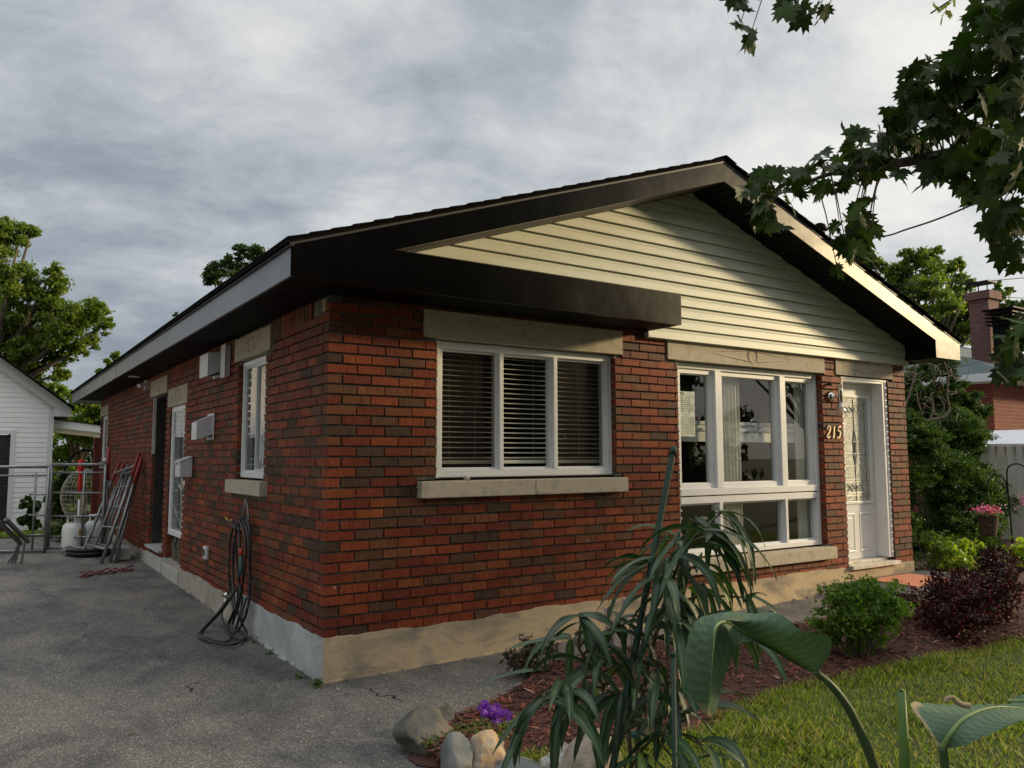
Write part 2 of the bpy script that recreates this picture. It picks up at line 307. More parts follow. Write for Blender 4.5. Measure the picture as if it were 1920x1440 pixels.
# ================================================================== HOUSE
W_ = 6.64; LEN = 11.45; CH = .067; BL = .2
house = thing('brick_bungalow', 'single storey red brick bungalow with cream gable siding and black fascia', 'house', (0, 0, 0))
PAL = [((.38, .084, .032), 5), ((.32, .064, .028), 5), ((.40, .105, .036), 2.5), ((.25, .052, .028), 3.5), ((.28, .096, .042), 3.5), ((.19, .085, .044), 2.8), ((.125, .070, .044), 1.9)]
PW = [p[1] for p in PAL]
def bcol():
    c = random.choices(PAL, PW)[0][0]; k = random.uniform(.88, 1.12); return tuple(x*k for x in c)
def subtract(iv, h):
    out = []
    for a, b in iv:
        if h[1] <= a or h[0] >= b: out.append((a, b)); continue
        if h[0] > a: out.append((a, h[0]))
        if h[1] < b: out.append((h[1], b))
    return out
def brick_wall(name, T, a1, z0, z1, holes, corner_par, soldier=None, side=False, far=False):
    mb = MB(T); n = int(round((z1-z0)/CH))
    J = .0085; JZ = .0150
    for k in range(n):
        zb = z1-(n-k)*CH+JZ*.5; zt = zb+CH-JZ
        if soldier is not None and zt > z1-.1-.02: 
            continue
        odd = (k+corner_par) % 2
        start = 0.0 if not odd else .1
        segs = []
        x = start
        if odd: x = .1+J*.5; first = True
        while x < a1-.02:
            L = BL-J
            if not odd and x == 0.0: L = BL-J*.5
            e = min(x+L, a1); segs.append((x, e)); x = e+J
        zm = (zb+zt)/2
        for a, b in segs:
            iv = [(a, b)]
            for h in holes:
                if h[2] < zm < h[3]: iv = subtract(iv, (h[0], h[1]))
            for p, q in iv:
                if q-p < .02: continue
                d = random.uniform(-.0022, .0022); e = random.uniform(-.0015, .0015); mb.col = bcol()
                dj = .088
                mb.box(p+random.uniform(-.001, .001), q+random.uniform(-.001, .001), d, dj, zb+e, zt+e)
    if soldier is not None:
        x = .004
        while x < a1-.05:
            ok = all(not (h[0] < x+.03 < h[1] and h[3] > z1-.05) for h in holes)
            if soldier(x) and ok:
                mb.col = bcol(); d = random.uniform(-.002, .002); mb.box(x, x+.058, d, .088, z1-.19+random.uniform(-.002, .002), z1)
            x += .067
    mb.mi = 1; mb.col = (1, 1, 1)
    # mortar bed : rectangles between the holes
    xs = sorted(set([0.0206, a1-.004]+[h[0] for h in holes]+[h[1] for h in holes]))
    xs = [x for x in xs if .0206 <= x <= a1-.004]
    for xa, xb in zip(xs, xs[1:]):
        iv = [(z0, z1)]
        for h in holes:
            if h[0] <= xa+1e-6 and h[1] >= xb-1e-6: iv = subtract(iv, (h[2], h[3]))
        for p, q in iv: mb.box(xa+(.002 if xa > .0210 else 0), xb-.002, .0200, .0865, p, q)
    return mb.build(name, [M_BRICK, M_MORTAR], house)
ZT = 2.47
LT, LB_ = 2.4193, 2.2258
fholes = [(.682, 2.5045, LB_, LT+.001), (.79, 2.43, 1.24, LB_+.01), (.645, 2.501, 1.115, 1.2405),
          (3.0119, 5.1956, LB_, LT+.001), (3.135, 5.155, .512, LB_+.01), (3.0, 5.2189, .398, .513),
          (5.3814, 6.4054, LB_, LT+.001), (5.486, 6.315, .20, LB_+.01)]
FT = 0.262   # foundation top
brick_wall('front_brick_wall', FRONT, W_, .20, ZT, fholes, 0)
SL = [(1.2166, 2.2364, LB_, LT), (5.05-.95, 5.12, LB_-.24, LB_-.02), (5.25, 6.38, LB_-.045, LT-.03), (10.43, 11.42, LB_-.06, LT-.08)]
sholes = [(1.2166, 2.2364, LB_, LT+.001), (1.34, 2.13, 1.21, LB_+.01), (1.2333, 2.2507, 1.095, 1.2105),
          (4.11, 5.15, 1.985, 2.2), (4.235, 5.03, .20, 1.99), (5.25, 6.36, 2.175, 2.385), (5.285, 6.12, .29, 2.18),
          (10.42, 11.40, 2.15, 2.32), (10.46, 11.30, 1.33, 2.16)]
brick_wall('side_brick_wall', SIDE, LEN, .16, ZT, sholes, 1, soldier=lambda x: x > .30)
# back and right walls (plain, behind)
b = MB(); b.box(W_-.09, W_-.002, .09, LEN, .2, ZT); b.box(.09, W_, LEN-.09, LEN, .2, ZT); b.build('rear_wall', M_MORTAR, house)
# foundation with an uneven top edge
b = MB(); 
def rough_strip(T, a1, d, z0, zf, step=.045, thick=.1):
    n = int(a1/step); rows = []
    top = [];
    ph = random.random()*9
    for i in range(n+1):
        a = a1*i/n if i else -.0128; z = zf(a)+.009*math.sin(a*4.1+ph)+.005*math.sin(a*15.3+ph)+random.uniform(-.0045, .0045); top.append((a, z))
    poly = [(a, z) for a, z in top]+[(a1, z0), (0, z0)]
    vs = []
    for a, z in top:
        vs += [T(a, d, z0), T(a, d-.0, z), T(a, thick, z+.004)]
    o = len(b.v); b.T = lambda p, q, r: (p, q, r); b.add(vs, [(3*i+k, 3*i+3+k, 3*i+4+k, 3*i+1+k) for i in range(n) for k in (0, 1)])
rough_strip(FRONT, W_, -.012, -.3, lambda a: .262+.010*min(a, 3) if a < 5.45 else .262)
rough_strip(SIDE, LEN, -.0135, -.3, lambda a: .262+.01*a if a < 2 else (.235 if a < 4.2 else (.245 if a < 5.2 else .205)))
q_ = MB(); q_.box(-.028, .10, 4.2, 5.06, -.1, .20); q_.box(-.022, .10, 5.2, 6.2, -.1, .235); q_.build('sill_block', M_CONC2, house, bevel=.008)
# cracked lip where the parging meets the asphalt
for T, a1 in ((FRONT, W_), (SIDE, 7.5)):
    b.T = T; a = 0
    while a < a1:
        s = random.uniform(.06, .25); dd = random.uniform(.012, .034); zz = hgt(a if T is FRONT else 0, 0 if T is FRONT else a)
        b.box(a, a+s, -dd, 0, zz-.05, zz+random.uniform(.004, .016)); a += s+random.uniform(0, .12)
found = b.build('foundation', M_FOUND, house, recalc=False)
# ---- lintels & sills
def lintel(T, a0, a1, z0, z1, proud=.004, motif=True, name='lintel'):
    b = MB(T); b.box(a0, a1, -proud, .085, z0, z1)
    if motif:
        c = (a0+a1)/2; zc = (z0+z1)/2; r = min(.07, (z1-z0)*.34); w_ = min(.62, (a1-a0)*.36)
        b.tube([(c+r*math.cos(t), -proud, zc+r*math.sin(t)) for t in np.linspace(0, 2*math.pi, 25)], .0055, 6)
        if (a1-a0) > 1.3:
            b.tube([(c+r*.8*math.cos(t), -proud, zc+r*.8*math.sin(t)) for t in np.linspace(0, 2*math.pi, 25)], .003, 6)
        for s in (-1, 1):
            for t in (-1, 1): b.tube([(c+s*w_, -proud, zc), (c+s*r*.9, -proud, zc+t*r*.75)], [.002, .0075], 6)
    return b.build(name, M_CONC, house, bevel=.004)
lintel(FRONT, .684, 2.5025, LB_, LT, .012); lintel(FRONT, 3.014, 5.1936, LB_, LT, .012); lintel(FRONT, 5.3835, 6.4034, LB_, LT, .010)
lintel(SIDE, 1.2186, 2.2344, LB_, LT, .012); lintel(SIDE, 4.115, 5.145, 1.985, 2.198, .012); lintel(SIDE, 5.255, 6.355, 2.177, 2.383, .012); lintel(SIDE, 10.425, 11.395, 2.152, 2.318, .012)
def sill(T, a0, a1, z0, z1, joint=None, d=.06, slope=.0):
    b = MB(T); cuts = [a0]+([joint] if joint else [])+[a1]
    for p, q in zip(cuts, cuts[1:]):
        b.box(p+.002, q-.002, -d, .10, z0, z1)
    return b.build('window_sill', M_CONC, house, bevel=.006)
sill(FRONT, .645, 2.5013, 1.1173, 1.2308, 1.59); sill(FRONT, 2.95, 5.2189, .399, .511, 4.1267); sill(SIDE, 1.2333, 2.2507, 1.1, 1.2105); sill(SIDE, 10.40, 11.35, 1.22, 1.335)
# ---- windows
def frame_rect(b, a0, a1, z0, z1, d0, d1, w):
    b.box(a0, a1, d0, d1, z0, z0+w); b.box(a0, a1, d0, d1, z1-w, z1); b.box(a0, a0+w, d0+.001, d1-.001, z0+w, z1-w); b.box(a1-w, a1, d0+.001, d1-.001, z0+w, z1-w)
def window(T, a0, a1, z0, z1, cells, d=.055, fw=.05, name='window', sash=.03, screens=(), gd=.055, so_=.018):
    """cells: list of (a0,a1,z0,z1, sash?)"""
    b = MB(T); frame_rect(b, a0, a1, z0, z1, d, d+.10, fw); frame_rect(b, a0-.012, a1+.012, z0-.006, z1+.008, d+.018, d+.09, .02)
    wn = b.build(name, M_WHITE, house, bevel=.003)
    m = MB(T); bars = []
    for i, c in enumerate(cells):
        s = MB(T); frame_rect(s, c[0], c[1], c[2], c[3], d+so_ if c[4] else d+so_+.008, d+.085, sash if c[4] else .016)
        if c[4]: frame_rect(s, c[0]+sash-.002, c[1]-sash+.002, c[2]+sash-.002, c[3]-sash+.002, d+gd-.02, d+.08, .010)
        sh = s.build('sash', M_WHITE, wn, bevel=.002)
        g = MB(T); e = sash if c[4] else .014
        g.add([(c[0]+e, d+gd, c[2]+e), (c[1]-e, d+gd, c[2]+e), (c[1]-e, d+gd, c[3]-e), (c[0]+e, d+gd, c[3]-e)], [(0, 1, 2, 3)])
        g.build('glass_pane', M_GLASS, wn)
        if i in screens:
            g = MB(T); g.add([(c[0]+e, d+.043, c[2]+e), (c[1]-e, d+.043, c[2]+e), (c[1]-e, d+.043, c[3]-e), (c[0]+e, d+.043, c[3]-e)], [(0, 1, 2, 3)]); g.build('insect_screen', M_SCREEN, wn)
    return wn, b
def mullions(wn, T, items):
    for a0, a1, z0, z1, d0, d1 in items:
        b = MB(T); b.box(a0, a1, d0, d1, z0, z1); b.build('mullion', M_WHITE, wn, bevel=.003)
# front window 1 : three lights
x0, x1, z0, z1 = .812, 2.43, 1.255, 2.215
wn, _ = window(FRONT, x0, x1, z0, z1, [(x0+.05, 1.342, z0+.05, z1-.05, 0), (1.378, 1.842, z0+.05, z1-.05, 0), (1.878, x1-.05, z0+.05, z1-.05, 0)], screens=(0, 2))
mullions(wn, FRONT, [(1.342, 1.378, z0+.05, z1-.05, .05, .14), (1.842, 1.878, z0+.05, z1-.05, .05, .14)])
# front picture window
x0, x1, z0, z1 = 3.155, 5.148, .530, 2.215
ZM = 1.01
wn2, _ = window(FRONT, x0, x1, z0, z1, [(x0+.045, 3.66, 1.115, z1-.045, 1), (3.735, 4.565, 1.115, z1-.045, 1), (4.64, x1-.045, 1.115, z1-.045, 1),
       (x0+.045, 3.685, z0+.045, .985, 0), (3.725, 4.60, z0+.045, .985, 0), (4.635, x1-.045, z0+.045, .985, 0)], d=.06, fw=.045, sash=.042)
mullions(wn2, FRONT, [(3.66, 3.735, 1.115, z1-.045, .052, .15), (4.565, 4.64, 1.115, z1-.045, .052, .15), (x0+.045, x1-.045, 1.055, 1.115, .050, .15), (x0+.045, x1-.045, .985, 1.045, .058, .15),
       (3.685, 3.725, z0+.045, .985, .056, .15), (4.60, 4.635, z0+.045, .985, .056, .15)])
# side window near the corner
wn3, _ = window(SIDE, 1.352, 2.118, 1.232, 2.212, [(1.395, 1.735, 1.275, 2.17, 1), (1.735, 2.078, 1.275, 2.17, 0)], d=.035, fw=.043, sash=.022, gd=.020, so_=.006)
# side door-high window
wn4, _ = window(SIDE, 4.25, 5.02, .53, 1.98, [(4.30, 4.97, .58, 1.93, 0)], d=.015, fw=.055, gd=.016, so_=.002)
wn5, _ = window(SIDE, 10.475, 11.285, 1.345, 2.145, [(10.52, 10.88, 1.39, 2.10, 0), (10.88, 11.24, 1.39, 2.10, 0)], d=.03, fw=.045, gd=.018, so_=.004)
# white ragged sealant showing past the brick ends
for T_, xx, za, zb_ in ((FRONT, .794, 1.25, 2.21), (FRONT, 3.139, .53, 2.2), (FRONT, 5.49, .3, 2.17), (SIDE, 1.345, 1.25, 2.2), (SIDE, 4.24, 1.45, 1.95), (SIDE, 10.465, 1.4, 2.1)):
    b = MB(T_); z = za; b.box(xx-.002, xx+.008, .012, .05, za, zb_)
    while z < zb_:
        h = random.uniform(.010, .018); b.box(xx-.0045, xx+.010, -.006+random.uniform(0, .006), .02, z, z+h); z += CH if random.random() < .9 else CH*2
    b.build('sealant_bead', M_FOAM, house)
b = MB(SIDE); b.box(6.105, 6.125, -.004, .03, 1.45, 2.17); b.build('jamb_strip', M_FOAM, house)
# door
DY = .15
dr = MB(FRONT); dr.box(5.53, 6.235, DY, DY+.045, .325, 2.165); frame_rect(dr, 5.60, 6.165, .895, 2.045, DY-.012, DY+.01, .028)
for a0, a1 in ((5.62, 5.84), (5.925, 6.145)):
    frame_rect(dr, a0, a1, .40, .80, DY-.006, DY+.01, .018); dr.box(a0+.045, a1-.045, DY-.005, DY+.01, .445, .755)
door = dr.build('front_door', M_DOORP, house, bevel=.004)
b = MB(FRONT); b.box(5.629, 6.136, DY-.005, DY+.004, .924, 2.016); b.build('door_glass', M_DOORGLASS, door)
b = MB(FRONT); cxm = 5.8825; r_ = .0035; dd = DY-.008
def ld(*p): b.tube([(q[0], dd, q[1]) for q in p], r_, 5)
for z in (.985, 1.01, 1.125, 1.15, 1.81, 1.835, 1.94, 1.965): ld((5.632, z), (6.132, z))
for x in (5.69, 6.075): ld((x, .93), (x, 2.01))
ld((cxm, .93), (cxm, 2.01))
for z in (1.29, 1.42, 1.55, 1.68): ld((5.632, z), (6.132, z))
for zc in (1.42, 1.55): ld((cxm, zc+.13), (cxm+.035, zc), (cxm, zc-.13), (cxm-.035, zc), (cxm, zc+.13))
for zc in (1.067, 1.887):
    for s in (-1, 1): ld((cxm+s*.03, zc), (cxm+s*.07, zc+.035), (cxm+s*.11, zc), (cxm+s*.15, zc+.035), (cxm+s*.19, zc))
    for s in (-1, 1): ld((cxm+s*.03, zc), (cxm+s*.07, zc-.035), (cxm+s*.11, zc), (cxm+s*.15, zc-.035), (cxm+s*.19, zc))
    ld((cxm, zc+.03), (cxm+.03, zc), (cxm, zc-.03), (cxm-.03, zc), (cxm, zc+.03))
b.build('leaded_came', mat('lead_came', [(.45, .44, .42)], 5, .35, metal=1), door)
b = MB(FRONT); b.lathe([(.024, 0), (.024, -.006), (.010, -.010), (.010, -.03), (.026, -.04), (.026, -.06), (.012, -.066)], (5.585, DY, .99), axis='y'); b.build('door_knob', mat('brushed_nickel', [(.5, .48, .44)], 4, .25, metal=1), door, smooth=True)
b = MB(FRONT); b.box(5.492, 5.53, .02, .26, .33, 2.21); b.box(6.235, 6.275, .022, .26, .33, 2.21); b.box(6.275, 6.312, .015, .10, .33, 2.215); b.box(5.53, 6.235, .022, .26, 2.168, 2.21); b.box(5.492, 6.275, .016, .10, 2.19, 2.216)
b.build('door_frame', M_WHITE, house, bevel=.004)
b = MB(FRONT); b.box(5.47, 6.325, -.055, .24, .262, .298); b.box(5.50, 6.28, .06, .24, .298, .322); b.build('threshold', mat('weathered_threshold', [(.66, .62, .53), (.46, .42, .34)], 9, .8, .3, 40, stretch=(1, 4, 1)), house, bevel=.004)
# side doorway : open, dark; jambs
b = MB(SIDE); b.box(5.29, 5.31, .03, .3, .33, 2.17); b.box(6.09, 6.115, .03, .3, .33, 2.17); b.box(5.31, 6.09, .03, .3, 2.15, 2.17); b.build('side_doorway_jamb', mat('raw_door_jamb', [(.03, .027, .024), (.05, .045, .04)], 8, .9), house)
b = MB(SIDE); b.box(5.22, 6.10, -.05, .2, .295, .325); b.build('side_threshold', M_CONC2, house, bevel=.004)
# interior shell
b = MB(); b.box(.12, W_-.12, .3, LEN-.15, .24, .29); b.build('interior_floor', mat('wood_floor', [(.12, .07, .04), (.18, .11, .06)], 5, .5, stretch=(1, 8, 1)), house)
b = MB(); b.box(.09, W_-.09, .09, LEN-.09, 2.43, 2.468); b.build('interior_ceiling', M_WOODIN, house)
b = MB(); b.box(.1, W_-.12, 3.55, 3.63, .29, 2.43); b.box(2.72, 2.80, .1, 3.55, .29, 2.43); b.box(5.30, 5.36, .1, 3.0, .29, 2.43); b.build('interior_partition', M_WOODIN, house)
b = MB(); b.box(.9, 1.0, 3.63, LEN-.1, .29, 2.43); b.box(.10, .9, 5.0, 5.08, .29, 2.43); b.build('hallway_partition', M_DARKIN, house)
b = MB(); b.box(3.2, 3.9, 3.50, 3.545, .9, 1.6); b.box(4.3, 4.9, 3.52, 3.545, .3, 2.2); b.build('interior_doors', mat('brown_panel', [(.10, .055, .03), (.14, .08, .045)], 3, .6), house)
# ---- roof
SLP = .340; XR = 3.31; ZP = 3.892; OV = .39; OVF = .42; YB = 12.49
def zroof(x): return ZP-SLP*abs(x-XR)
roof = MB()
for s in (-1, 1):
    xe = -OV-.035 if s < 0 else W_+OV+.02
    roof.add([(xe, -OVF-.012, zroof(xe)+.003), (XR, -OVF-.012, zroof(XR)+.003), (XR, YB+.02, zroof(XR)+.003), (xe, YB+.02, zroof(xe)+.003),
              (xe, -OVF-.012, zroof(xe)+.022), (XR, -OVF-.012, zroof(XR)+.022), (XR, YB+.02, zroof(XR)+.022), (xe, YB+.02, zroof(xe)+.022)],
             [(0, 1, 2, 3), (4, 5, 6, 7), (0, 1, 5, 4), (2, 3, 7, 6), (0, 3, 7, 4)])
    L = abs(XR-xe); n = 28
    for k in range(n):
        xa = xe+(-s)*0; a = L*k/n; q = min(L, a+L/n*1.6)
        xa = xe-s*a; xb = xe-s*q; y0 = -OVF-.030+random.uniform(-.010, .010)
        za = zroof(xa)+.022+.017; zb_ = zroof(xb)+.022+.002
        roof.add([(xa, y0, za-.012), (xb, y0, zb_-.001), (xb, YB+.03, zb_-.001), (xa, YB+.03, za-.012), (xa, y0, za), (xb, y0, zb_+.003), (xb, YB+.03, zb_+.003), (xa, YB+.03, za)],
                 [(4, 5, 6, 7), (0, 1, 5, 4), (0, 3, 7, 4), (0, 1, 2, 3)])
roof.add([(XR-.13, -OVF-.035, zroof(XR-.13)+.042), (XR, -OVF-.035, ZP+.048), (XR+.13, -OVF-.035, zroof(XR+.13)+.042), (XR+.13, YB+.03, zroof(XR+.13)+.042), (XR, YB+.03, ZP+.048), (XR-.13, YB+.03, zroof(XR-.13)+.042)], [(0, 1, 4, 5), (1, 2, 3, 4)])
roofo = roof.build('shingle_roof', M_SHINGLE, house, recalc=False)
# drip edge
M_DRIP = mat('grey_drip_edge', [(.03, .03, .031), (.045, .045, .046)], 3, .45, metal=.2)
b = MB()
b.box(-OV-.016, -OV+.01, -OVF-.01, YB, zroof(-OV)-.022, zroof(-OV)+.004)
for s in (-1, 1):
    xe = -OV if s < 0 else W_+OV
    b.add([(xe, -OVF-.006, zroof(xe)-.012), (XR, -OVF-.006, ZP-.012), (XR, -OVF-.006, ZP+.004), (xe, -OVF-.006, zroof(xe)+.004), (xe, -OVF+.005, zroof(xe)-.012), (XR, -OVF+.005, ZP-.012), (XR, -OVF+.005, ZP+.004), (xe, -OVF+.005, zroof(xe)+.004)],
          [(0, 1, 2, 3), (0, 1, 5, 4), (3, 2, 6, 7)])
b.build('drip_edge', M_DRIP, house)
# fascias
ZE0, ZE1 = 2.4416, 2.6335
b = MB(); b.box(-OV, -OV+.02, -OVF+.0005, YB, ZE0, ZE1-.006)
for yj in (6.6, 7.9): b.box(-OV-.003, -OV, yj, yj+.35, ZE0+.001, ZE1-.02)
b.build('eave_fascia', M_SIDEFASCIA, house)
b = MB(); b.box(W_+OV-.02, W_+OV, -OVF+.0005, YB, ZE0, ZE1-.006); b.build('eave_fascia', M_BLKMETAL, house)
ZPB = 3.7197
def rake(seg):
    b = MB()
    for xa, xb in seg:
        def zb_(x): return ZE0-.004 if x < .02 else ZPB-SLP*abs(x-XR)
        n = 24; top = []; bot = []
        P = [(x, zb_(x)) for x in np.linspace(xa, xb, n)]+[(x, zroof(x)-.003) for x in np.linspace(xb, xa, n)]
        b.prism(P, 'y', -OVF, -OVF+.02)
    return b
rake([(-OV, 2.0)]).build('rake_fascia', M_BLKMETAL, house); rake([(2.003, XR)]).build('rake_fascia', M_BLKMETAL, house)
# right rake with plumb cut end
b = MB()
xv = 6.545
zv = ZPB-SLP*(xv-XR)
b.prism([(XR+.002, ZPB), (XR+.002, ZP-.003), (5.0, zroof(5.0)-.003), (5.0, ZPB-SLP*(5.0-XR))], 'y', -OVF, -OVF+.02)
b.prism([(5.003, ZPB-SLP*(5.003-XR)), (5.003, zroof(5.003)-.003), (W_+OV, zroof(W_+OV)-.003), (W_+OV, 2.435), (xv, 2.435), (xv, zv)], 'y', -OVF, -OVF+.02)
b.build('rake_fascia', M_BLKMETAL, house)
# eave return box over the left window
b = MB(); b.box(-.12, 2.76, -OVF-.003, -OVF+.017, 2.437, 2.683); b.box(2.742, 2.76, -OVF+.017, -.045, 2.437, 2.683); b.box(0.0, 2.742, -OVF+.017, -.045, 2.671, 2.683)
b.build('return_box_fascia', M_BLKMETAL, house)
b = MB()
y = -OVF+.0175
b.box(-OV+.02, 2.742, -.40, -.002, 2.449, 2.457)
for i in range(4):
    y0 = -.392+i*.1; b.box(-OV+.021, 2.741, y0, y0+.082, 2.4395, 2.4485)
b.build('return_box_soffit', M_SOFFIT, house)
# right return box
b = MB(); b.box(6.60, 6.61, -OVF+.02, -.045, 2.435, 2.68); b.box(6.61, W_+OV-.02, -OVF+.02, -.002, 2.437, 2.448); b.build('return_box_end', M_BLKMETAL, house)
# eave soffit: strips running out from the wall
def strips(name, x0, x1, y0, y1, z, mt=None):
    b = MB(); b.box(x0, x1, y0, y1, z+.006, z+.012); y = y0
    while y < y1-.01:
        b.box(x0+.001, x1-.001, y, min(y+.088, y1), z-.004, z+.0055); y += .1
    return b.build(name, mt or M_SOFFIT, house)
strips('eave_soffit', -OV+.02, -.001, .0, LEN, 2.449)
strips('eave_soffit_end', -OV+.02, -.001, LEN, YB-.02, 2.449, mat('grey_soffit', [(.40, .40, .39)], 3, .6))
b = MB(); b.box(-OV+.02, 3.0, LEN+.001, YB-.02, 2.447, 2.455); b.build('rear_soffit', MATS['grey_soffit'], house)
# rake soffit
def zs(x): return ZPB-SLP*abs(x-XR)+.004
for s in (-1, 1):
    b = MB(); x = XR; xe = .35 if s < 0 else 6.60
    while (x-xe)*(-s) > 0 if False else abs(x-XR) < abs(xe-XR):
        xn = x+s*.086; xm = x+s*.1
        for p, q, dz in ((x, xn, -.004), (xn, xm, .004)):
            b.add([(p, -.40, zs(p)+dz), (q, -.40, zs(q)+dz), (q, -.042, zs(q)+dz), (p, -.042, zs(p)+dz), (p, -.40, zs(p)+dz+.012), (q, -.40, zs(q)+dz+.012), (q, -.042, zs(q)+dz+.012), (p, -.042, zs(p)+dz+.012)], [(0, 1, 2, 3), (4, 5, 6, 7), (0, 1, 5, 4), (2, 3, 7, 6), (0, 3, 7, 4), (1, 2, 6, 5)])
        x = xm
    b.build('rake_soffit', mat('lit_soffit', [(.035, .024, .018), (.045, .032, .024)], 4, .5) if s < 0 else M_SOFFIT, house)  # same panels both sides: left coloured brown as lit, right black as shaded
# gable siding, real lapped boards
b = MB(); zk = 2.388; ex = .1016
def gx(z, s): 
    d = (ZPB+.02-z)/SLP; return XR-d if s < 0 else XR+d
while zk < ZPB+.01:
    zt = min(zk+ex, ZPB+.012)
    l0, l1 = max(0.0, gx(zk, -1)), max(0.0, gx(zt, -1)); r0, r1 = min(W_+.0, gx(zk, 1)), min(W_+.0, gx(zt, 1))
    if zk < 2.47: l0 = l1 = 2.765 
    h = zt-zk
    prof = [(zk, -.042), (zk+.002, -.0525), (zk+.06*h/ex, -.046), (zk+.075*h/ex, -.037), (zt-.004*h/ex, -.031), (zt, -.030)]
    rows = []
    for i, (z, y) in enumerate(prof):
        f = (z-zk)/max(h, 1e-6); rows.append([(l0+(l1-l0)*f, y, z), (r0+(r1-r0)*f, y, z)])
    rows.insert(0, [(l0, -.018, zk+.001), (r0, -.018, zk+.001)])
    b.grid(rows); zk += ex
b.build('gable_siding', M_SIDING, house, recalc=False)
b = MB(); b.add([(0, -.019, 2.46), (W_, -.019, 2.46), (W_, -.019, zs(W_)+.05), (XR, -.019, ZPB+.05), (0, -.019, zs(0)+.05)], [(0, 1, 2, 3, 4)]); b.box(2.765, W_, -.038, .0, 2.386, 2.3945); b.box(2.757, 2.767, -.05, 0, 2.386, 2.4365); b.box(W_-.002, W_+.012, -.05, .0, 2.388, 2.62); b.build('siding_trim', M_SIDING, house)
# roof vent on the far slope
rv = MB(); c = PY(2.0, 1537, 432)
for r0_, h0, h1 in ((.07, -.3, 0), (.12, 0, .02), (.10, .035, .05), (.085, .065, .08), (.05, .09, .10)): rv.lathe([(r0_, h0), (r0_, h1)], (c[0], c[1], c[2]), 14)
rv.build('roof_vent', M_SOFFIT, house)
# broken pale brick end under the eave, wires and specks
b = MB(SIDE); b.box(.06, .115, -.003, .01, 2.345, 2.43); b.build('exposed_render_patch', mat('raw_render', [(.42, .36, .26), (.3, .25, .18)], 20, .9, .6, 50), house)
# ================================================================== GROUND
def gridsheet(name, xs, ys, hf, material, mask=None):
    vs = [(x, y, hf(x, y)) for x in xs for y in ys]; m = len(ys)
    fs = [(i*m+j, (i+1)*m+j, (i+1)*m+j+1, i*m+j+1) for i in range(len(xs)-1) for j in range(m-1) if mask is None or mask((xs[i]+xs[i+1])/2, (ys[j]+ys[j+1])/2)]
    b = MB(); b.add(vs, fs); return b.build(name, material, recalc=False)
M_EARTH = mat('grassy_earth', [(.022, .032, .010), (.042, .055, .018), (.036, .033, .018)], 2.5, .95, .6, 40)
ax = sorted(set([-400, -150, -60, -30]+list(np.arange(-16, 30, 1.0))+[40, 80, 200, 400])); ay = sorted(set([-400, -150, -60]+list(np.arange(-30, 40, 1.0))+[60, 120, 250, 500]))
g = gridsheet('ground', ax, ay, lambda x, y: hgt(x, y)-.05, M_EARTH); struct(g)
dv = gridsheet('driveway', list(np.arange(-3.4, 6.6, .4))+[6.6], list(np.arange(-9.5, 10.9, .3)), lambda x, y: hgt(x, y)-.002, M_ASPH,
               lambda x, y: (x < .2) or (y < .3)); struct(dv)
YF = [(-.6, -1.5), (-.12, -1.50), (-.03, -1.64), (.10, -1.76), (.6, -1.95), (1.23, -2.03), (1.71, -1.88), (2.2, -1.835), (3.1, -1.96), (4.47, -2.04), (6.5, -2.2), (12, -2.5)]
YBK = [(-.6, -1.46), (-.12, -1.42), (-.02, -1.27), (.32, -1.07), (.82, -.87), (1.46, -.46), (2.5, -.48), (3.4, -.66), (4.6, -.82), (5.15, -.86), (6.5, -.86), (6.7, 1.4), (12, 1.8)]
def itp(P, x): return float(np.interp(x, [p[0] for p in P], [p[1] for p in P]))
M_MULCH = mat('red_mulch_soil', [(.030, .014, .010), (.085, .028, .018), (.05, .022, .015)], 30, .95, 1, 70, bdist=.02)
b = MB(); rows = []
for x in np.linspace(-.12, 12, 150):
    r = []
    for t in np.linspace(0, 1, 16):
        wob = .02*math.sin(x*9)+.012*math.sin(x*23)
        y = itp(YF, x)+wob+(itp(YBK, x)-itp(YF, x)-wob*.5)*t
        sh = max(0, min(1, (x+.12)/.25)); r.append((x, y, hgt(x, y)+.006+.05*math.sin(math.pi*t)**.5*sh+random.uniform(0, .012)*sh))
    rows.append(r)
b.grid(rows); struct(b.build('garden_bed', M_MULCH, recalc=False))
M_LAWN = mat('lawn_soil', [(.045, .068, .014), (.065, .088, .018), (.04, .032, .017)], 7, .95, .8, 60, hi=.7)
b = MB(); rows = []
for x in np.linspace(.15, 14, 120):
    y1 = itp(YF, x)+.02*math.sin(x*9)+.012*math.sin(x*23)+.02
    rows.append([(x, y1+( -9-y1)*t**1.6, hgt(x, 0)+.010) for t in np.linspace(0, 1, 30)])
b.grid(rows); struct(b.build('lawn', M_LAWN, recalc=False))
b = MB(); b.box(-60, 60, -15.5, -9.6, -.06, -.012); struct(b.build('street', M_ASPH))
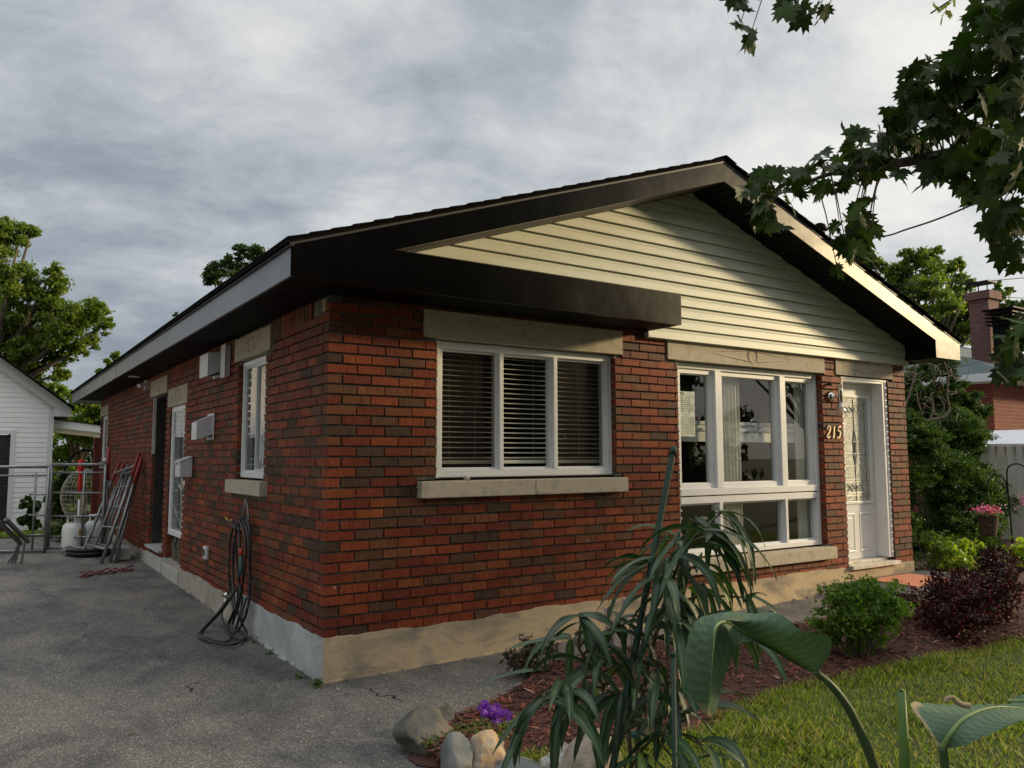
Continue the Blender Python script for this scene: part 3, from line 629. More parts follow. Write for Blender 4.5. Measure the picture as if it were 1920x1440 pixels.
# mulch chips
b = MB(); chipc = [(.14, .040, .022), (.20, .055, .030), (.09, .03, .018), (.26, .10, .06), (.06, .025, .018), (.40, .28, .18)]
for i in range(6500):
    x = -.05+7.5*random.random()**1.25; yf, yb = itp(YF, x), itp(YBK, x); y = random.uniform(yf+.0, yb)
    t = (y-yf)/(yb-yf); z = hgt(x, y)+.012+.05*max(0, math.sin(math.pi*t))**.5+random.uniform(0, .012)
    a = random.uniform(0, 6.28); l = random.uniform(.008, .035); wd = random.uniform(.003, .008); dz = random.uniform(-.4, .4)*l
    c, s_ = math.cos(a), math.sin(a); k = random.uniform(.7, 1.2); b.col = tuple(q*k for q in random.choices(chipc, [5, 4, 4, 2, 3, .5])[0])
    b.add([(x-c*l-s_*wd, y-s_*l+c*wd, z-dz), (x-c*l+s_*wd, y-s_*l-c*wd, z-dz+.003), (x+c*l+s_*wd, y+s_*l-c*wd, z+dz), (x+c*l-s_*wd, y+s_*l+c*wd, z+dz+.004)], [(0, 1, 2, 3)])
o = b.build('mulch_chips', mat('chip_wood', [(.95, .95, .95), (1, 1, 1)], 20, .85, attr=True), recalc=False); o['kind'] = 'stuff'; o['label'] = 'red brown shredded bark mulch covering the flower bed'
# lawn grass
T_BL = (np.array([(0, -.09, 0), (0, .09, 0), (.55, .06, .10), (.55, -.06, .10), (1, 0, .34)]), [(0, 1, 2, 3), (3, 2, 4)])
def grass(n, fx, h0, h1, name, cols, label, par=None):
    P = []; S = []; D = []; C = []
    while len(P) < n:
        x, y, k = fx(); 
        if x is None: continue
        P.append((x, y, hgt(x, 0 if y < 0 else y)+.008)); S.append(random.uniform(h0, h1)*k); a = random.uniform(0, 6.28); t = random.uniform(.15, .9)
        D.append((math.cos(a)*t, math.sin(a)*t, 1)); q = random.choice(cols); m = random.uniform(.75, 1.2); C.append([v*m for v in q])
    P = np.array(P); D = np.array(D); U = np.stack([D[:, 0], D[:, 1], -D[:, 2]*.2+.0], 1)
    o = leaves(name, T_BL, P, np.array(S), frames(D, U, .1), leafmat('grass_blade', (.9, .9, .9), (1, 1, 1), .42, .55, (1.5, 1.5, .8)), None, C)
    o['kind'] = 'stuff'; o['label'] = label; return o
from mathutils import noise as mn
def lawnpt():
    t = random.random()**1.4; x = .2+9.5*t; yf = itp(YF, x)+.02*math.sin(x*9)+.012*math.sin(x*23)
    y = yf+.05-random.random()**1.1*min(2.8, 1.6+x*.35)
    if random.random() < .06: y = yf+random.uniform(-.03, .09)
    n = mn.noise(Vector((x*1.7, y*1.7, 0)))
    return x, y, .75+.9*max(0, n+.2)+(.25 if y > yf-.12 else 0)
GC = [(.19, .27, .025), (.26, .33, .032), (.12, .20, .02), (.32, .35, .05), (.15, .23, .022), (.38, .32, .12), (.09, .15, .018)]
grass(125000, lawnpt, .026, .052, 'lawn_grass', GC, 'short green lawn grass with thin worn patches')
def backpt():
    x = random.uniform(-2.3, .6); y = 10.7+random.random()**1.5*4; return x, y, 1
grass(9000, backpt, .05, .11, 'yard_grass', GC[:3], 'green grass strip before the white garage')
# ================================================================== TREES
LS = 1; LN = 1
def tree(name, label, cat, base, blobs, leaf, n, lm, trunk_r=.25, tmpl=None, group=None, cols=None, limbs=True, sub=16, flat=1.0, spread=.19):
    t = thing(name, label, cat, tuple(base), group); B = Vector(base)
    P = []; leaf = leaf*LS; n = int(n*LN); wts = np.array([r**2 for _, r in blobs]); wts /= wts.sum()
    mb = MB(); top = sum((Vector(p) for p, r in blobs), Vector())/len(blobs)
    fork = B+(top-B)*.45; fork.x = B.x+(top.x-B.x)*.2; fork.y = B.y+(top.y-B.y)*.2
    if limbs: mb.tube([B-Vector((0, 0, .3)), B+(fork-B)*.5+Vector((.05, .03, 0)), fork, fork+(top-fork)*.6], [trunk_r*1.2, trunk_r, trunk_r*.8, trunk_r*.35], 9)
    for (p, r), w_ in zip(blobs, wts):
        p = Vector(p); m = max(30, int(n*w_)); ns = sub
        if limbs:
            mid = fork+(p-fork)*.5+Vector((0, 0, .08*(p-fork).length)); mb.tube([fork, mid, p], [trunk_r*.38, trunk_r*.22, trunk_r*.06], 6)
        cs = rng.normal(size=(ns, 3)); cs /= np.linalg.norm(cs, axis=1)[:, None]; cs *= (rng.random(ns)**.45)[:, None]*r; cs[:, 2] *= flat
        cs = cs+np.array(p)
        if limbs:
            for c in cs[::2]: mb.tube([p+(Vector(c)-p)*.0, Vector(c)], [trunk_r*.07, .008], 4)
        idx = rng.integers(0, ns, m); rr = rng.normal(size=(m, 3))*r*spread; rr[:, 2] *= .6
        P.append(cs[idx]+rr)
    P = np.concatenate(P); k = len(P)
    if cols is None: cols = [(1, 1, 1), (.8, .85, .7), (1.15, 1.1, .9), (.65, .75, .6)]
    ci = rng.integers(0, len(cols), k); C = np.array(cols)[ci]*rng.uniform(.8, 1.2, (k, 1))
    leaves('crown', tmpl or T_diamond(), P, rng.uniform(.7, 1.3, k)*leaf, rots(k), lm, t, C)
    if limbs: mb.build('trunk', M_BARK, t, smooth=True)
    return t
LM_A = leafmat('maple_green', (.085, .14, .018), (.16, .21, .03), .42)
LM_B = leafmat('deep_green', (.035, .070, .014), (.06, .10, .02), .32)
LM_C = leafmat('bright_green', (.10, .17, .02), (.15, .22, .03), .42)
def bl(depth, L, jit=.5): return [(tuple(PD(depth+random.uniform(-jit, jit)*r/40*2, u, v)), r/FPX*depth) for u, v, r in L]
def gbase(depth, u): p = PD(depth, u, 866); return (p[0], p[1], -.15)
LS = .8; LN = 1.5
tree('maple_tree', 'tall leafy maple rising behind the white garage, far left', 'tree', gbase(25, -60),
     bl(25, [(-40, 480, 60), (10, 450, 34), (38, 440, 26), (20, 520, 46), (60, 555, 36), (95, 535, 30), (100, 510, 16), (-20, 600, 70), (55, 610, 46), (105, 585, 38), (150, 588, 34), (185, 585, 22), (195, 610, 18), (130, 625, 36), (170, 640, 20), (90, 660, 34), (45, 665, 30), (70, 700, 22), (108, 700, 20), (75, 730, 16), (150, 655, 20), (0, 650, 50), (20, 690, 26), (118, 668, 22), (60, 430, 14), (10, 420, 14)]),
     .15, 30000, LM_A, .35, sub=15)
tree('garden_tree', 'bright green bushy tree behind the gap beside the far eave', 'tree', gbase(20, 150), bl(20, [(110, 745, 24), (145, 760, 26), (180, 765, 30), (120, 800, 28), (165, 800, 30), (200, 790, 26), (85, 738, 14)]), .13, 9000, LM_C, .12, sub=12)
tree('young_tree', 'small yellow green tree top peeking over the eave, left', 'tree', gbase(27, 215), bl(27, [(200, 690, 16), (225, 685, 18), (185, 705, 12), (240, 700, 16), (215, 668, 10)]), .14, 2200, LM_C, .1, sub=9)
tree('poplar_tree', 'round green tree top showing above the middle of the eave line', 'tree', gbase(30, 450), bl(30, [(410, 505, 22), (440, 500, 24), (475, 475, 24), (455, 470, 14), (425, 495, 12), (500, 480, 20), (400, 525, 20), (460, 520, 30)]), .15, 5000, LM_B, .2, sub=10)
tree('poplar_tree', 'tiny tuft of a tree top just above the eave line', 'tree', gbase(32, 345), bl(32, [(329, 590, 6), (345, 600, 12)]), .15, 400, LM_B, .15, sub=6)
tree('maple_tree', 'broad maple behind the house ridge, left of the neighbour chimney', 'tree', gbase(27, 1740),
     bl(27, [(1640, 500, 22), (1680, 505, 26), (1715, 490, 24), (1752, 480, 18), (1757, 468, 9), (1700, 480, 14), (1735, 520, 36), (1785, 510, 24), (1795, 497, 12), (1680, 545, 34), (1745, 560, 44), (1795, 545, 26), (1820, 530, 12), (1785, 590, 38), (1820, 575, 22), (1810, 615, 30), (1730, 610, 40), (1630, 480, 12), (1845, 600, 26)]),
     .16, 17000, LM_A, .3, sub=16)
tree('maple_tree', 'loose maple top showing just behind the neighbour chimney', 'tree', gbase(33, 1880), bl(33, [(1865, 560, 16), (1885, 555, 16), (1880, 575, 14), (1872, 538, 10), (1893, 545, 8)]), .16, 1500, LM_A, .2, sub=10)
tree('pine_tree', 'dark bushy tree rising past the neighbour roof at the right edge', 'tree', gbase(24, 1960), bl(24, [(1925, 585, 24), (1905, 575, 12), (1945, 560, 30), (1915, 600, 14), (1960, 620, 40)]), .15, 4500, LM_B, .2, sub=12)
LS = 1.25; LN = 1.7
# trees and a house across the street, seen in the window glass
for i, (x, y, h, r) in enumerate([(-6, -17.5, 8.5, 2.9), (-1.5, -19, 9.5, 3.2), (3.2, -17.5, 8.5, 3.0), (7.7, -18.5, 9.5, 3.2), (12, -17.6, 8.8, 3.1), (16.5, -18.5, 9.5, 3.2), (21.5, -17.5, 8.5, 3.2), (-12, -18, 9, 3.2), (1, -22.5, 10.5, 3.6), (6, -22, 10.5, 3.6), (11, -22.5, 10.5, 3.6), (16, -22, 10.5, 3.6), (22, -22.5, 10.5, 3.6)]):
    bb = [((x+random.uniform(-1, 1)*r*.6, y+random.uniform(-1, 1)*r*.6, h*.5+random.uniform(-.36, .42)*h), r*.50) for _ in range(13)]
    tree('street_tree', 'leafy tree across the street behind the viewer', 'tree', (x, y, -.1), bb, .30, 5500, LM_B, .25, group='trees across the street', sub=12)
bb = [((14.6+math.cos(a)*q, -6.4+math.sin(a)*q, z), .62) for a, q, z in [(random.uniform(0, 6.28), random.uniform(.2, 1.5), random.uniform(3.2, 5.6)) for _ in range(12)]]+[((12.8, -7.7, 4.3), .5), ((12.2, -8.2, 4.2), .5), ((13.4, -8.2, 4.7), .5)]
tree('yard_tree', 'slim loose crowned tree in the front yard to the right', 'tree', (14.6, -6.6, -.1), bb, .16, 1500, LM_B, .12, sub=12)
b = MB(); t = thing('street_house', 'white house across the street', 'house', (9, -29, 0)); b.box(2, 17, -34, -28, -.1, 3.0); b.build('wall', mat('taupe_siding', [(.16, .14, .12), (.19, .17, .15)], 3, .8), t); b = MB(); b.prism([(1.5, 3.0), (17.5, 3.0), (9.5, 6.2)], 'y', -34.3, -27.6); b.build('roof', M_SHINGLE, t)
LS = 1; LN = 1
# ================================================================== GARAGE (left back)
M_GSID = mat('white_siding', [(.88, .885, .89), (.92, .92, .92)], 1.5, .5, .1, 30, stretch=(1, 1, 6))
gy = 14.0
gar = thing('garage', 'white sided gable garage with a dark door at the end of the drive', 'garage', (-3.5, gy, -.13))
GXR = -.585; GZ = 2.42; GS = .757; GXP = -2.75
b = MB(); z = -.05
def lap(b, x0f, x1f, z0, z1, y, e=.10, holes=()):
    z = z0
    while z < z1:
        zt = min(z+e, z1); a, c = x0f(z), x1f(z); a2, c2 = x0f(zt), x1f(zt)
        iv = [(a, c)]
        for h in holes:
            if h[2] < (z+zt)/2 < h[3]: iv = subtract(iv, (h[0], h[1]))
        for p, q in iv:
            p2 = p if p != a else a2; q2 = q if q != c else c2
            b.grid([[(p, y+.01, z), (q, y+.01, z)], [(p, y-.014, z+.001), (q, y-.014, z+.001)], [(p2, y-.008, zt-.02), (q2, y-.008, zt-.02)], [(p2, y, zt), (q2, y, zt)]])
        z += e
lap(b, lambda z: max(-4.9, GXP-(4.15-z)/GS) , lambda z: min(GXR, GXP+(4.15-z)/GS), -.08, 4.0, gy, .10, [(-3.6, -1.255, -.2, 1.90)])
b.box(-4.9, GXR, gy+.02, gy+.05, 1.9, 2.42); b.box(GXR-.06, GXR+.008, gy-.02, gy+6, -.1, 2.42); b.box(-1.255, GXR, gy+.02, gy+.05, -.13, 1.9); b.box(-4.9, -3.6, gy+.02, gy+.05, -.13, 1.9)
b.build('wall', M_GSID, gar, recalc=False)
b = MB(); b.box(GXR-.085, GXR+.012, gy-.03, gy+.05, -.08, 2.42); b.box(-1.31, -1.225, gy-.035, gy+.02, -.1, 1.96); b.box(-3.6, -1.225, gy-.036, gy+.02, 1.885, 1.96); b.build('corner_trim', M_WHITE, gar)
b = MB()
for i in range(4): b.box(-3.55, -1.31, gy+.03, gy+.05, -.12+i*.5, .37+i*.5)
b.build('garage_door', mat('dark_door', [(.012, .013, .016), (.018, .019, .022)], 3, .5), gar, bevel=.01)
b = MB(); b.box(-1.72, -1.46, gy+.015, gy+.03, 1.0, 1.05); b.build('door_handle', mat('steel', [(.4, .4, .42)], 5, .4, metal=1), gar)
b = MB()
def gz(x): return 4.30-GS*abs(x-GXP)
xe = -.275; 
b.prism([(GXP, gz(GXP)), (xe, gz(xe)), (xe, gz(xe)-.17), (GXR-.0, gz(xe)-.17), (GXR, gz(GXR)-.22), (GXP, gz(GXP)-.22)], 'y', gy-.14, gy-.11)
b.prism([(GXP-.001, gz(GXP)), (-5.2, gz(-5.2)), (-5.2, gz(-5.2)-.17), (GXP-.001, gz(GXP)-.22)], 'y', gy-.14, gy-.11)
b.box(xe-.02, xe, gy-.109, gy+6, gz(xe)-.17, gz(xe)-.01); b.box(GXR, xe-.02, gy-.109, gy+6, gz(xe)-.17, gz(xe)-.155)
b.build('fascia', M_WHITE, gar)
b = MB(); b.add([(GXP, gy-.11, gz(GXP)-.19), (GXR, gy-.11, gz(GXR)-.19), (GXR, gy, gz(GXR)-.19), (GXP, gy, gz(GXP)-.19)], [(0, 1, 2, 3)]); b.build('soffit', mat('grey_garage_soffit', [(.45, .44, .42)], 3, .6), gar)  # plain mid-grey underside of the garage rake
b = MB()
for s in (-1, 1):
    xq = GXP+s*(xe+.04-GXP); b.prism([(GXP, gz(GXP)+.03), (xq, gz(xq)+.03), (xq, gz(xq)), (GXP, gz(GXP))], 'y', gy-.38, gy+6.2)
b.build('roof', M_SHINGLE, gar)
# lean-to canopy off the garage side
cn = thing('canopy', 'flat cream canopy roof jutting from the side of the white garage', 'canopy', (GXR+.1, gy+1, 1.9))
b = MB(); b.prism([(GXR+.012, 2.21), (1.6, 1.93), (1.6, 1.80), (GXR+.012, 2.04)], 'y', gy+.2, gy+.24); b.prism([(GXR+.012, 2.06), (1.6, 1.83), (1.6, 1.81), (GXR+.012, 2.04)], 'y', gy+.24, gy+3.2)
b.build('panel', M_GSID, cn); b = MB(); b.prism([(GXR+.012, 2.23), (1.62, 1.95), (1.62, 1.94), (GXR+.012, 2.22)], 'y', gy+.17, gy+3.2); b.build('roof', M_SHINGLE, cn)
# hedge seen in the gap
def leafblob(name, label, cat, base, blobs, leaf, n, lm, tm=None, stems=0, group=None, cols=None, sub=14, flat=1.):
    t = tree(name, label, cat, base, blobs, leaf, n, lm, .02, tm, group, cols, limbs=False, sub=sub, flat=flat)
    if stems:
        mb = MB(); B = Vector(base)
        for i in range(stems):
            p, r = random.choice(blobs); q = Vector(p)+Vector([random.uniform(-1, 1)*r*.7 for _ in range(3)]); m = B+(q-B)*.5+Vector((random.uniform(-.05, .05), random.uniform(-.05, .05), 0))
            mb.tube([B+Vector((random.uniform(-.06, .06), random.uniform(-.06, .06), -.03)), m, q], [.008, .006, .003], 5)
        mb.build('stems', M_BARK, t)
    return t
hb = [((x, 18.3+random.uniform(-.3, .3), z), .5) for x in np.arange(-1.2, 2.4, .4) for z in (.3, .9, 1.5)]
leafblob('hedge', 'tall bright green leafy hedge behind the canopy and yard', 'hedge', (.4, 18.3, -.15), hb, .11, 16000, LM_C, sub=10)
# ---------------- things by the garage
p = PZ(-.05, 50, 1000)
leafblob('leafy_plant', 'green broad leaved plant growing against the white garage wall', 'plant', (-.93, 13.3, -.1), [((-.93, 13.3, .15), .17), ((-.95, 13.3, .38), .16), ((-1.02, 13.3, .55), .09), ((-.88, 13.3, .5), .11), ((-.86, 13.3, .2), .14)], .14, 260, LM_B, T_oval(), stems=8, sub=9)
M_STEEL = mat('galvanised_tube', [(.20, .21, .21), (.30, .31, .31)], 8, .45, .1, 60, metal=.75, spec=.5)
M_REDP = mat('worn_red_paint', [(.22, .015, .018), (.30, .03, .03), (.18, .02, .02)], 20, .5)
def tube_thing(t, name, pts, r, m): b = MB(); b.tube(pts, r, 10); return b.build(name, m, t, smooth=True)
# upright scaffold frame across the drive
def upright(label, x0, x1, y0, y1, z0, z1, rails, posts, ext=0):
    t = thing('scaffold_frame', label, 'scaffold frame', (x0, y0, z0-.04), 'scaffold end frames')
    L = lambda f, z: (x0+(x1-x0)*f, y0+(y1-y0)*f, z)
    for f in (0, 1): tube_thing(t, 'post', [L(f, z0-.03), L(f, z1+ext)], .021, M_STEEL)
    for z in (z0, z1): tube_thing(t, 'main_rail', [L(0, z), L(1, z)], .021, M_STEEL)
    for z, f0, f1 in rails: tube_thing(t, 'rung', [L(f0, z), L(f1, z)], .013, M_STEEL)
    for f in posts: tube_thing(t, 'inner_post', [L(f, z0), L(f, z1-.08)], .014, M_STEEL)
    return t
A = PD(10.9, 192, 1010); Bq = PD(11.0, 90, 1022)
upright('upright grey scaffold frame nearest the house wall, with a red upper end', Bq[0], A[0], Bq[1], A[1], .17, 1.31, [(1.20, 0, 1), (.92, 0, 1), (.60, 0, 1), (.32, 0, 1)], [.62])
t = bpy.data.objects[-1]
rd = MB(); 
C0 = PD(10.8, -260, 1040); 
upright('long grey scaffold frame stretching off the left side of the drive', C0[0], Bq[0]-.04, C0[1], Bq[1]-.05, .13, 1.28, [(1.16, 0, 1), (.35, .9, 1), (.62, .9, 1), (.90, .9, 1)], [.93])
rp = thing('red_post', 'thin red topped scaffold post standing against the brick wall', 'post', (A[0]+.03, A[1]+.02, .1)); tube_thing(rp, 'shaft', [(A[0]+.035, A[1]+.03, .10), (A[0]+.035, A[1]+.03, 1.1)], .02, M_STEEL); tube_thing(rp, 'red_end', [(A[0]+.035, A[1]+.03, 1.1), (A[0]+.035, A[1]+.03, 1.55)], .022, M_REDP)
# leaning frames
def leaning(label, f1, t1, f2, t2, red=.0, rungs=5):
    t = thing('leaning_frame', label, 'scaffold frame', tuple(f1), 'scaffold frames leaning on the side wall')
    f1, t1, f2, t2 = map(Vector, (f1, t1, f2, t2))
    for a, c in ((f1, t1), (f2, t2)):
        k = 1-red; tube_thing(t, 'leg', [a, a+(c-a)*k], .022, M_STEEL)
        if red: tube_thing(t, 'red_end', [a+(c-a)*k, c], .0235, M_REDP)
    for i in range(rungs):
        q = .12+.76*i/(rungs-1); e = (f1+(t1-f1)*q); g_ = (f2+(t2-f2)*q)
        if i in (0, rungs-1): tube_thing(t, 'cross_rail', [e, g_], .018, M_STEEL)
        else:
            h_ = e+(g_-e)*.55; tube_thing(t, 'rung', [e, h_], .012, M_STEEL)
    e = f1+(t1-f1)*.12; g_ = f2+(t2-f2)*.12; h1 = e+(g_-e)*.55; e2 = f1+(t1-f1)*.88; g2 = f2+(t2-f2)*.88
    tube_thing(t, 'ladder_rail', [h1, e2+(g2-e2)*.55], .013, M_STEEL)
    return t
def gp(u, v, z=.095): return PZ(z, u, v)
def wp(u, v, x=-.03): return PX(x, u, v)
leaning('nearest leaning scaffold frame with dark red painted tips', gp(190, 1056), wp(262, 850, -.05), gp(152, 1044), wp(224, 868, -.09), .22)
leaning('middle leaning scaffold frame with scuffed red tips, behind the nearest one', gp(206, 1054), wp(266, 858, -.04), gp(172, 1040), wp(232, 872, -.05), .26)
leaning('rear leaning scaffold frame, all grey, closest to the brick', gp(216, 1054), (-.026, 6.70, 1.38), gp(186, 1036), wp(240, 872, -.026), .0)
# propane tanks
M_TANK = mat('white_tank_paint', [(.70, .70, .70), (.62, .62, .61)], 6, .35)
def tank(label, u, v, s=1.0, decal=True):
    p = gp(u, v, .10); t = thing('propane_tank', label, 'gas tank', tuple(p), 'propane tanks'); c = tuple(p)
    b = MB(); b.lathe([(.10*s, 0), (.105*s, .02), (.14*s, .035), (.152*s, .09), (.153*s, .30), (.14*s, .37), (.10*s, .405), (.04*s, .42), (.0, .421)], c, 24); b.build('cylinder_body', M_TANK, t, smooth=True)
    b = MB(); 
    for a0 in (.3, 2.4, 4.5):
        pts = [(c[0]+.095*s*math.cos(a), c[1]+.095*s*math.sin(a), c[2]+.40) for a in np.linspace(a0, a0+1.3, 7)]; b.grid([pts, [(q[0], q[1], q[2]+.10) for q in pts]])
    b.lathe([(.098*s, .475), (.105*s, .485), (.098*s, .495)], c, 20); b.build('collar', M_TANK, t)
    b = MB(); b.lathe([(.018, .42), (.018, .46), (.03, .465), (.03, .48)], c, 10); b.build('valve', M_SOFFIT, t)
    if decal:
        d = Vector((CP[0]-p[0], CP[1]-p[1], 0)).normalized(); a = math.atan2(d.y, d.x)+.55
        b = MB(); pts = [(c[0]+.1555*s*math.cos(a+q), c[1]+.1555*s*math.sin(a+q)) for q in np.linspace(-.17, .17, 6)]
        b.grid([[(x, y, c[2]+.24) for x, y in pts], [(x, y, c[2]+.31) for x, y in pts]]); b.build('flame_sticker', mat('orange_sticker', [(.60, .30, .05), (.5, .2, .03)], 30, .5), t)
tank('white propane tank with orange sticker standing on the drive', 137, 1035); tank('second white propane tank half hidden by the leaning frames', 178, 1030, .95, False)
# stacked trays
tr = thing('tray', 'upper dark grey rubber tray of the pair under the leaning frames', 'tray', tuple(gp(168, 1038)))
for i in range(2):
    c = gp(166, 1040); b = MB(); prof = [(.20, 0), (.26, .05), (.275, .055), (.275, .062), (.25, .058), (.195, .008)]
    vs = []
    b.lathe(prof, (0, 0, 0), 20); b.v = [(c[0]+x*1.1, c[1]+y*1.5, c[2]+z+i*.045) for x, y, z in b.v]
    if i == 0: tag(b.build('tray', mat('grey_rubber', [(.09, .095, .10), (.13, .135, .14)], 6, .6), org=tuple(c), smooth=True), 'lower dark grey rubber tray resting on the drive under the leaning frames', 'tray', 'grey trays')
    else: b.build('shell', MATS['grey_rubber'], tr, smooth=True); tr['group'] = 'grey trays'
# concrete block, plank, tape, sawhorse
c = gp(229, 1050); b = MB(); a = .25
b.prism([(c[0]-.10, c[1]-.05), (c[0]+.10, c[1]-.02), (c[0]+.12, c[1]+.42), (c[0]-.08, c[1]+.40)], 'z', c[2], c[2]+.15); bo = b.build('concrete_block', M_CONC2, org=tuple(c), bevel=.012); tag(bo, 'grey concrete block lying against the foundation by the frames', 'block')
b = MB(); 
for k in range(3):
    pts = []
    p0 = gp(152+k*6, 1079, .085)
    for i in range(16):
        q = gp(150+i*6.6, 1078-i*.8+3.2*math.sin(i*.9+k*2.0), .09+.0); pts.append((q[0], q[1], hgt(0, q[1])+.008+.01*k))
    b.tube(pts, .009, 4)
tag(b.build('warning_tape', mat('red_tape', [(.12, .02, .02), (.20, .04, .045), (.10, .015, .02)], 12, .5), org=tuple(gp(200, 1075))), 'crumpled strip of dark red tape lying across the drive', 'tape')
sw = thing('folded_sawhorse', 'folded grey metal sawhorse leaning at the left edge of the drive', 'sawhorse', tuple(gp(30, 1045)))
f = Vector(gp(30, 1050)); tp = Vector(PD(9.4, -6, 975)); e = Vector(PD(9.9, 38, 1018))
M_GREYW = mat('grey_plank', [(.10, .10, .095), (.16, .155, .15)], 12, .7)
for dx in (0, .09): b = MB(); b.tube([tp+Vector((dx, dx*.8, 0)), e+Vector((dx, dx*.8, 0))], .028, 4); b.build('beam', M_GREYW, sw)
for du in (0, 8, 14, 26): 
    b = MB(); b.tube([e+Vector((random.uniform(-.05, .05), 0, 0)), Vector(gp(14+du, 1056))], .014, 6); b.build('leg', M_STEEL, sw)
# umbrella, egg chair, pole behind the gap
um = thing('patio_umbrella', 'closed bright red patio umbrella in the back yard', 'umbrella', tuple(PZ(-.1, 152, 990)))
c = PD(13.8, 151, 893); b = MB(); b.lathe([(.01, .29), (.045, .27), (.055, .20), (.050, .10), (.030, .02), (.034, -.08), (.032, -.22), (.02, -.27)], tuple(c), 14); b.build('folded_canopy', mat('red_fabric', [(.75, .02, .02), (.6, .015, .015)], 12, .7), um, smooth=True); tube_thing(um, 'pole', [tuple(c-np.array([0, 0, .4])), (c[0], c[1], -.1)], .02, M_WHITE)
ch = thing('egg_chair', 'woven wicker egg chair behind the scaffold frame', 'chair', tuple(PZ(-.1, 160, 985)))
c = PD(14.6, 158, 925); b = MB()
for i in range(12):
    a = i*math.pi/12; ring = [(c[0]+.36*math.cos(t)*math.cos(a), c[1]+.36*math.cos(t)*math.sin(a), c[2]-.05+.48*math.sin(t)) for t in np.linspace(0, 2*math.pi, 25)]; b.tube(ring, .004, 4)
for z in np.linspace(-.45, .42, 12):
    r = .36*math.sqrt(max(0, 1-(z/.48)**2)); b.tube([(c[0]+r*math.cos(t), c[1]+r*math.sin(t), c[2]-.05+z) for t in np.linspace(.3, 5.2, 20)], .004, 4)
b.build('wicker_shell', mat('wicker', [(.45, .42, .36), (.35, .32, .27)], 20, .8), ch); b = MB(); b.tube([(c[0]+.37*math.cos(t), c[1], c[2]-.05+.49*math.sin(t)) for t in np.linspace(0, 2*math.pi, 25)], .016, 6); b.build('rim', MATS['wicker'], ch)
st_ = thing('hanging_chair_stand', 'dark arched steel stand over the wicker chair', 'stand', tuple(PZ(-.1, 175, 985)))
tube_thing(st_, 'arch', [PD(14.8, u, v) for u, v in ((120, 985), (118, 930), (122, 880), (138, 852), (160, 842), (172, 846), (176, 870), (176, 900))], .022, M_SOFFIT)
b = MB(); q = PD(13.6, 179, 900); b.box(q[0]-.05, q[0]+.05, q[1]-.05, q[1]+.05, -.1, 1.75); tag(b.build('wooden_post', mat('dark_red_wood', [(.10, .02, .015), (.14, .03, .02)], 10, .8), org=(q[0], q[1], -.1)), 'dark red wooden post just past the far corner of the brick wall', 'post')
leafblob('low_shrub', 'low dark green shrub on the grass behind the propane tank', 'shrub', tuple(PZ(-.05, 125, 1015)), [(tuple(PD(12.6, 105, 990)), .17), (tuple(PD(12.6, 120, 1000)), .2), (tuple(PD(12.6, 150, 985)), .2), (tuple(PD(12.6, 165, 1000)), .2)], .07, 1500, LM_B, sub=10)
leafblob('yard_plant', 'drooping dark green plant beside the white garage corner', 'plant', tuple(PZ(-.1, 120, 990)), [(tuple(PD(15, 115, 925)), .22), (tuple(PD(15, 120, 900)), .16), (tuple(PD(15, 110, 955)), .15)], .2, 260, LM_B, sub=8)
b = MB(); q = PD(15.5, 125, 965); b.box(q[0]-.35, q[0]+.45, q[1]-.3, q[1]+.4, .25, .29); 
pt = thing('patio_table', 'dark low patio table behind the scaffold frame', 'table', (q[0], q[1], -.1)); b.build('tabletop', M_SOFFIT, pt)
for a in (-.3, .4):
    for c_ in (-.25, .35): bb = MB(); bb.box(q[0]+a-.02, q[0]+a+.02, q[1]+c_-.02, q[1]+c_+.02, -.1, .25); bb.build('leg', M_SOFFIT, pt)
# neighbour house to the left (outside the frame, seen in glass)
NX = -4.0; nl = thing('side_neighbour_house', 'white sided house beyond the drive', 'house', (-12, 4, 0)); b = MB()
for i in range(32): b.prism([(NX-6.0, .1+i*.1), (NX-5.98, .1+i*.1), (NX-6.0, .2+i*.1)], 'y', -1, 9)
b.box(NX-11, NX-6.0, -1, 9, -.1, 3.3); b.build('wall', M_GSID, nl); b = MB(); b.prism([(NX-5.5, 3.2), (NX-11.5, 3.2), (NX-8.5, 5.0)], 'y', -1.4, 9.4); b.build('roof', M_SHINGLE, nl); b = MB(); b.box(NX-6.02, NX-5.95, 2.5, 3.7, 1.0, 2.1); b.build('window', M_SOFFIT, nl)
# ================================================================== WALL-MOUNTED THINGS
M_WPLAST = mat('white_plastic', [(.66, .65, .67), (.60, .59, .60)], 5, .4)
M_CHROME = mat('polished_chrome', [(.75, .73, .70)], 3, .14, metal=1)
def hood(label, y0, y1, z0, z1, d, slope=.4, group='white exhaust hoods', zb=None):
    t = thing('vent_hood', label, 'vent', (0, (y0+y1)/2, z0), group)
    b = MB(); b.box(-.014, -.003, y0-.02, y1+.02, z0-.0, z1+.015); b.build('wall_plate', M_WPLAST, t, bevel=.003)
    b = MB(); b.prism([(-.014, z1), (-d, z1-slope*d), (-d, z0), (-d+.012, z0), (-d+.012, z1-slope*d-.01), (-.014, z1-.014)], 'y', y0, y1)
    b.prism([(-.014, z1-.014), (-d+.012, z1-slope*d-.01), (-d+.012, z0), (-.014, z0+.05)], 'y', y0, y0+.006); b.prism([(-.014, z1-.014), (-d+.012, z1-slope*d-.01), (-d+.012, z0), (-.014, z0+.05)], 'y', y1-.006, y1)
    b.build('hood_body', M_WPLAST, t, bevel=.003)
    b = MB(); b.box(-d+.02, -.02, y0+.01, y1-.01, z0+.03, z0+.036); b.build('flap', M_DARKIN, t); return t
hood('tall white exhaust hood high on the side wall beside the window lintel', 2.66, 2.98, 2.14, 2.37, .14, .12)
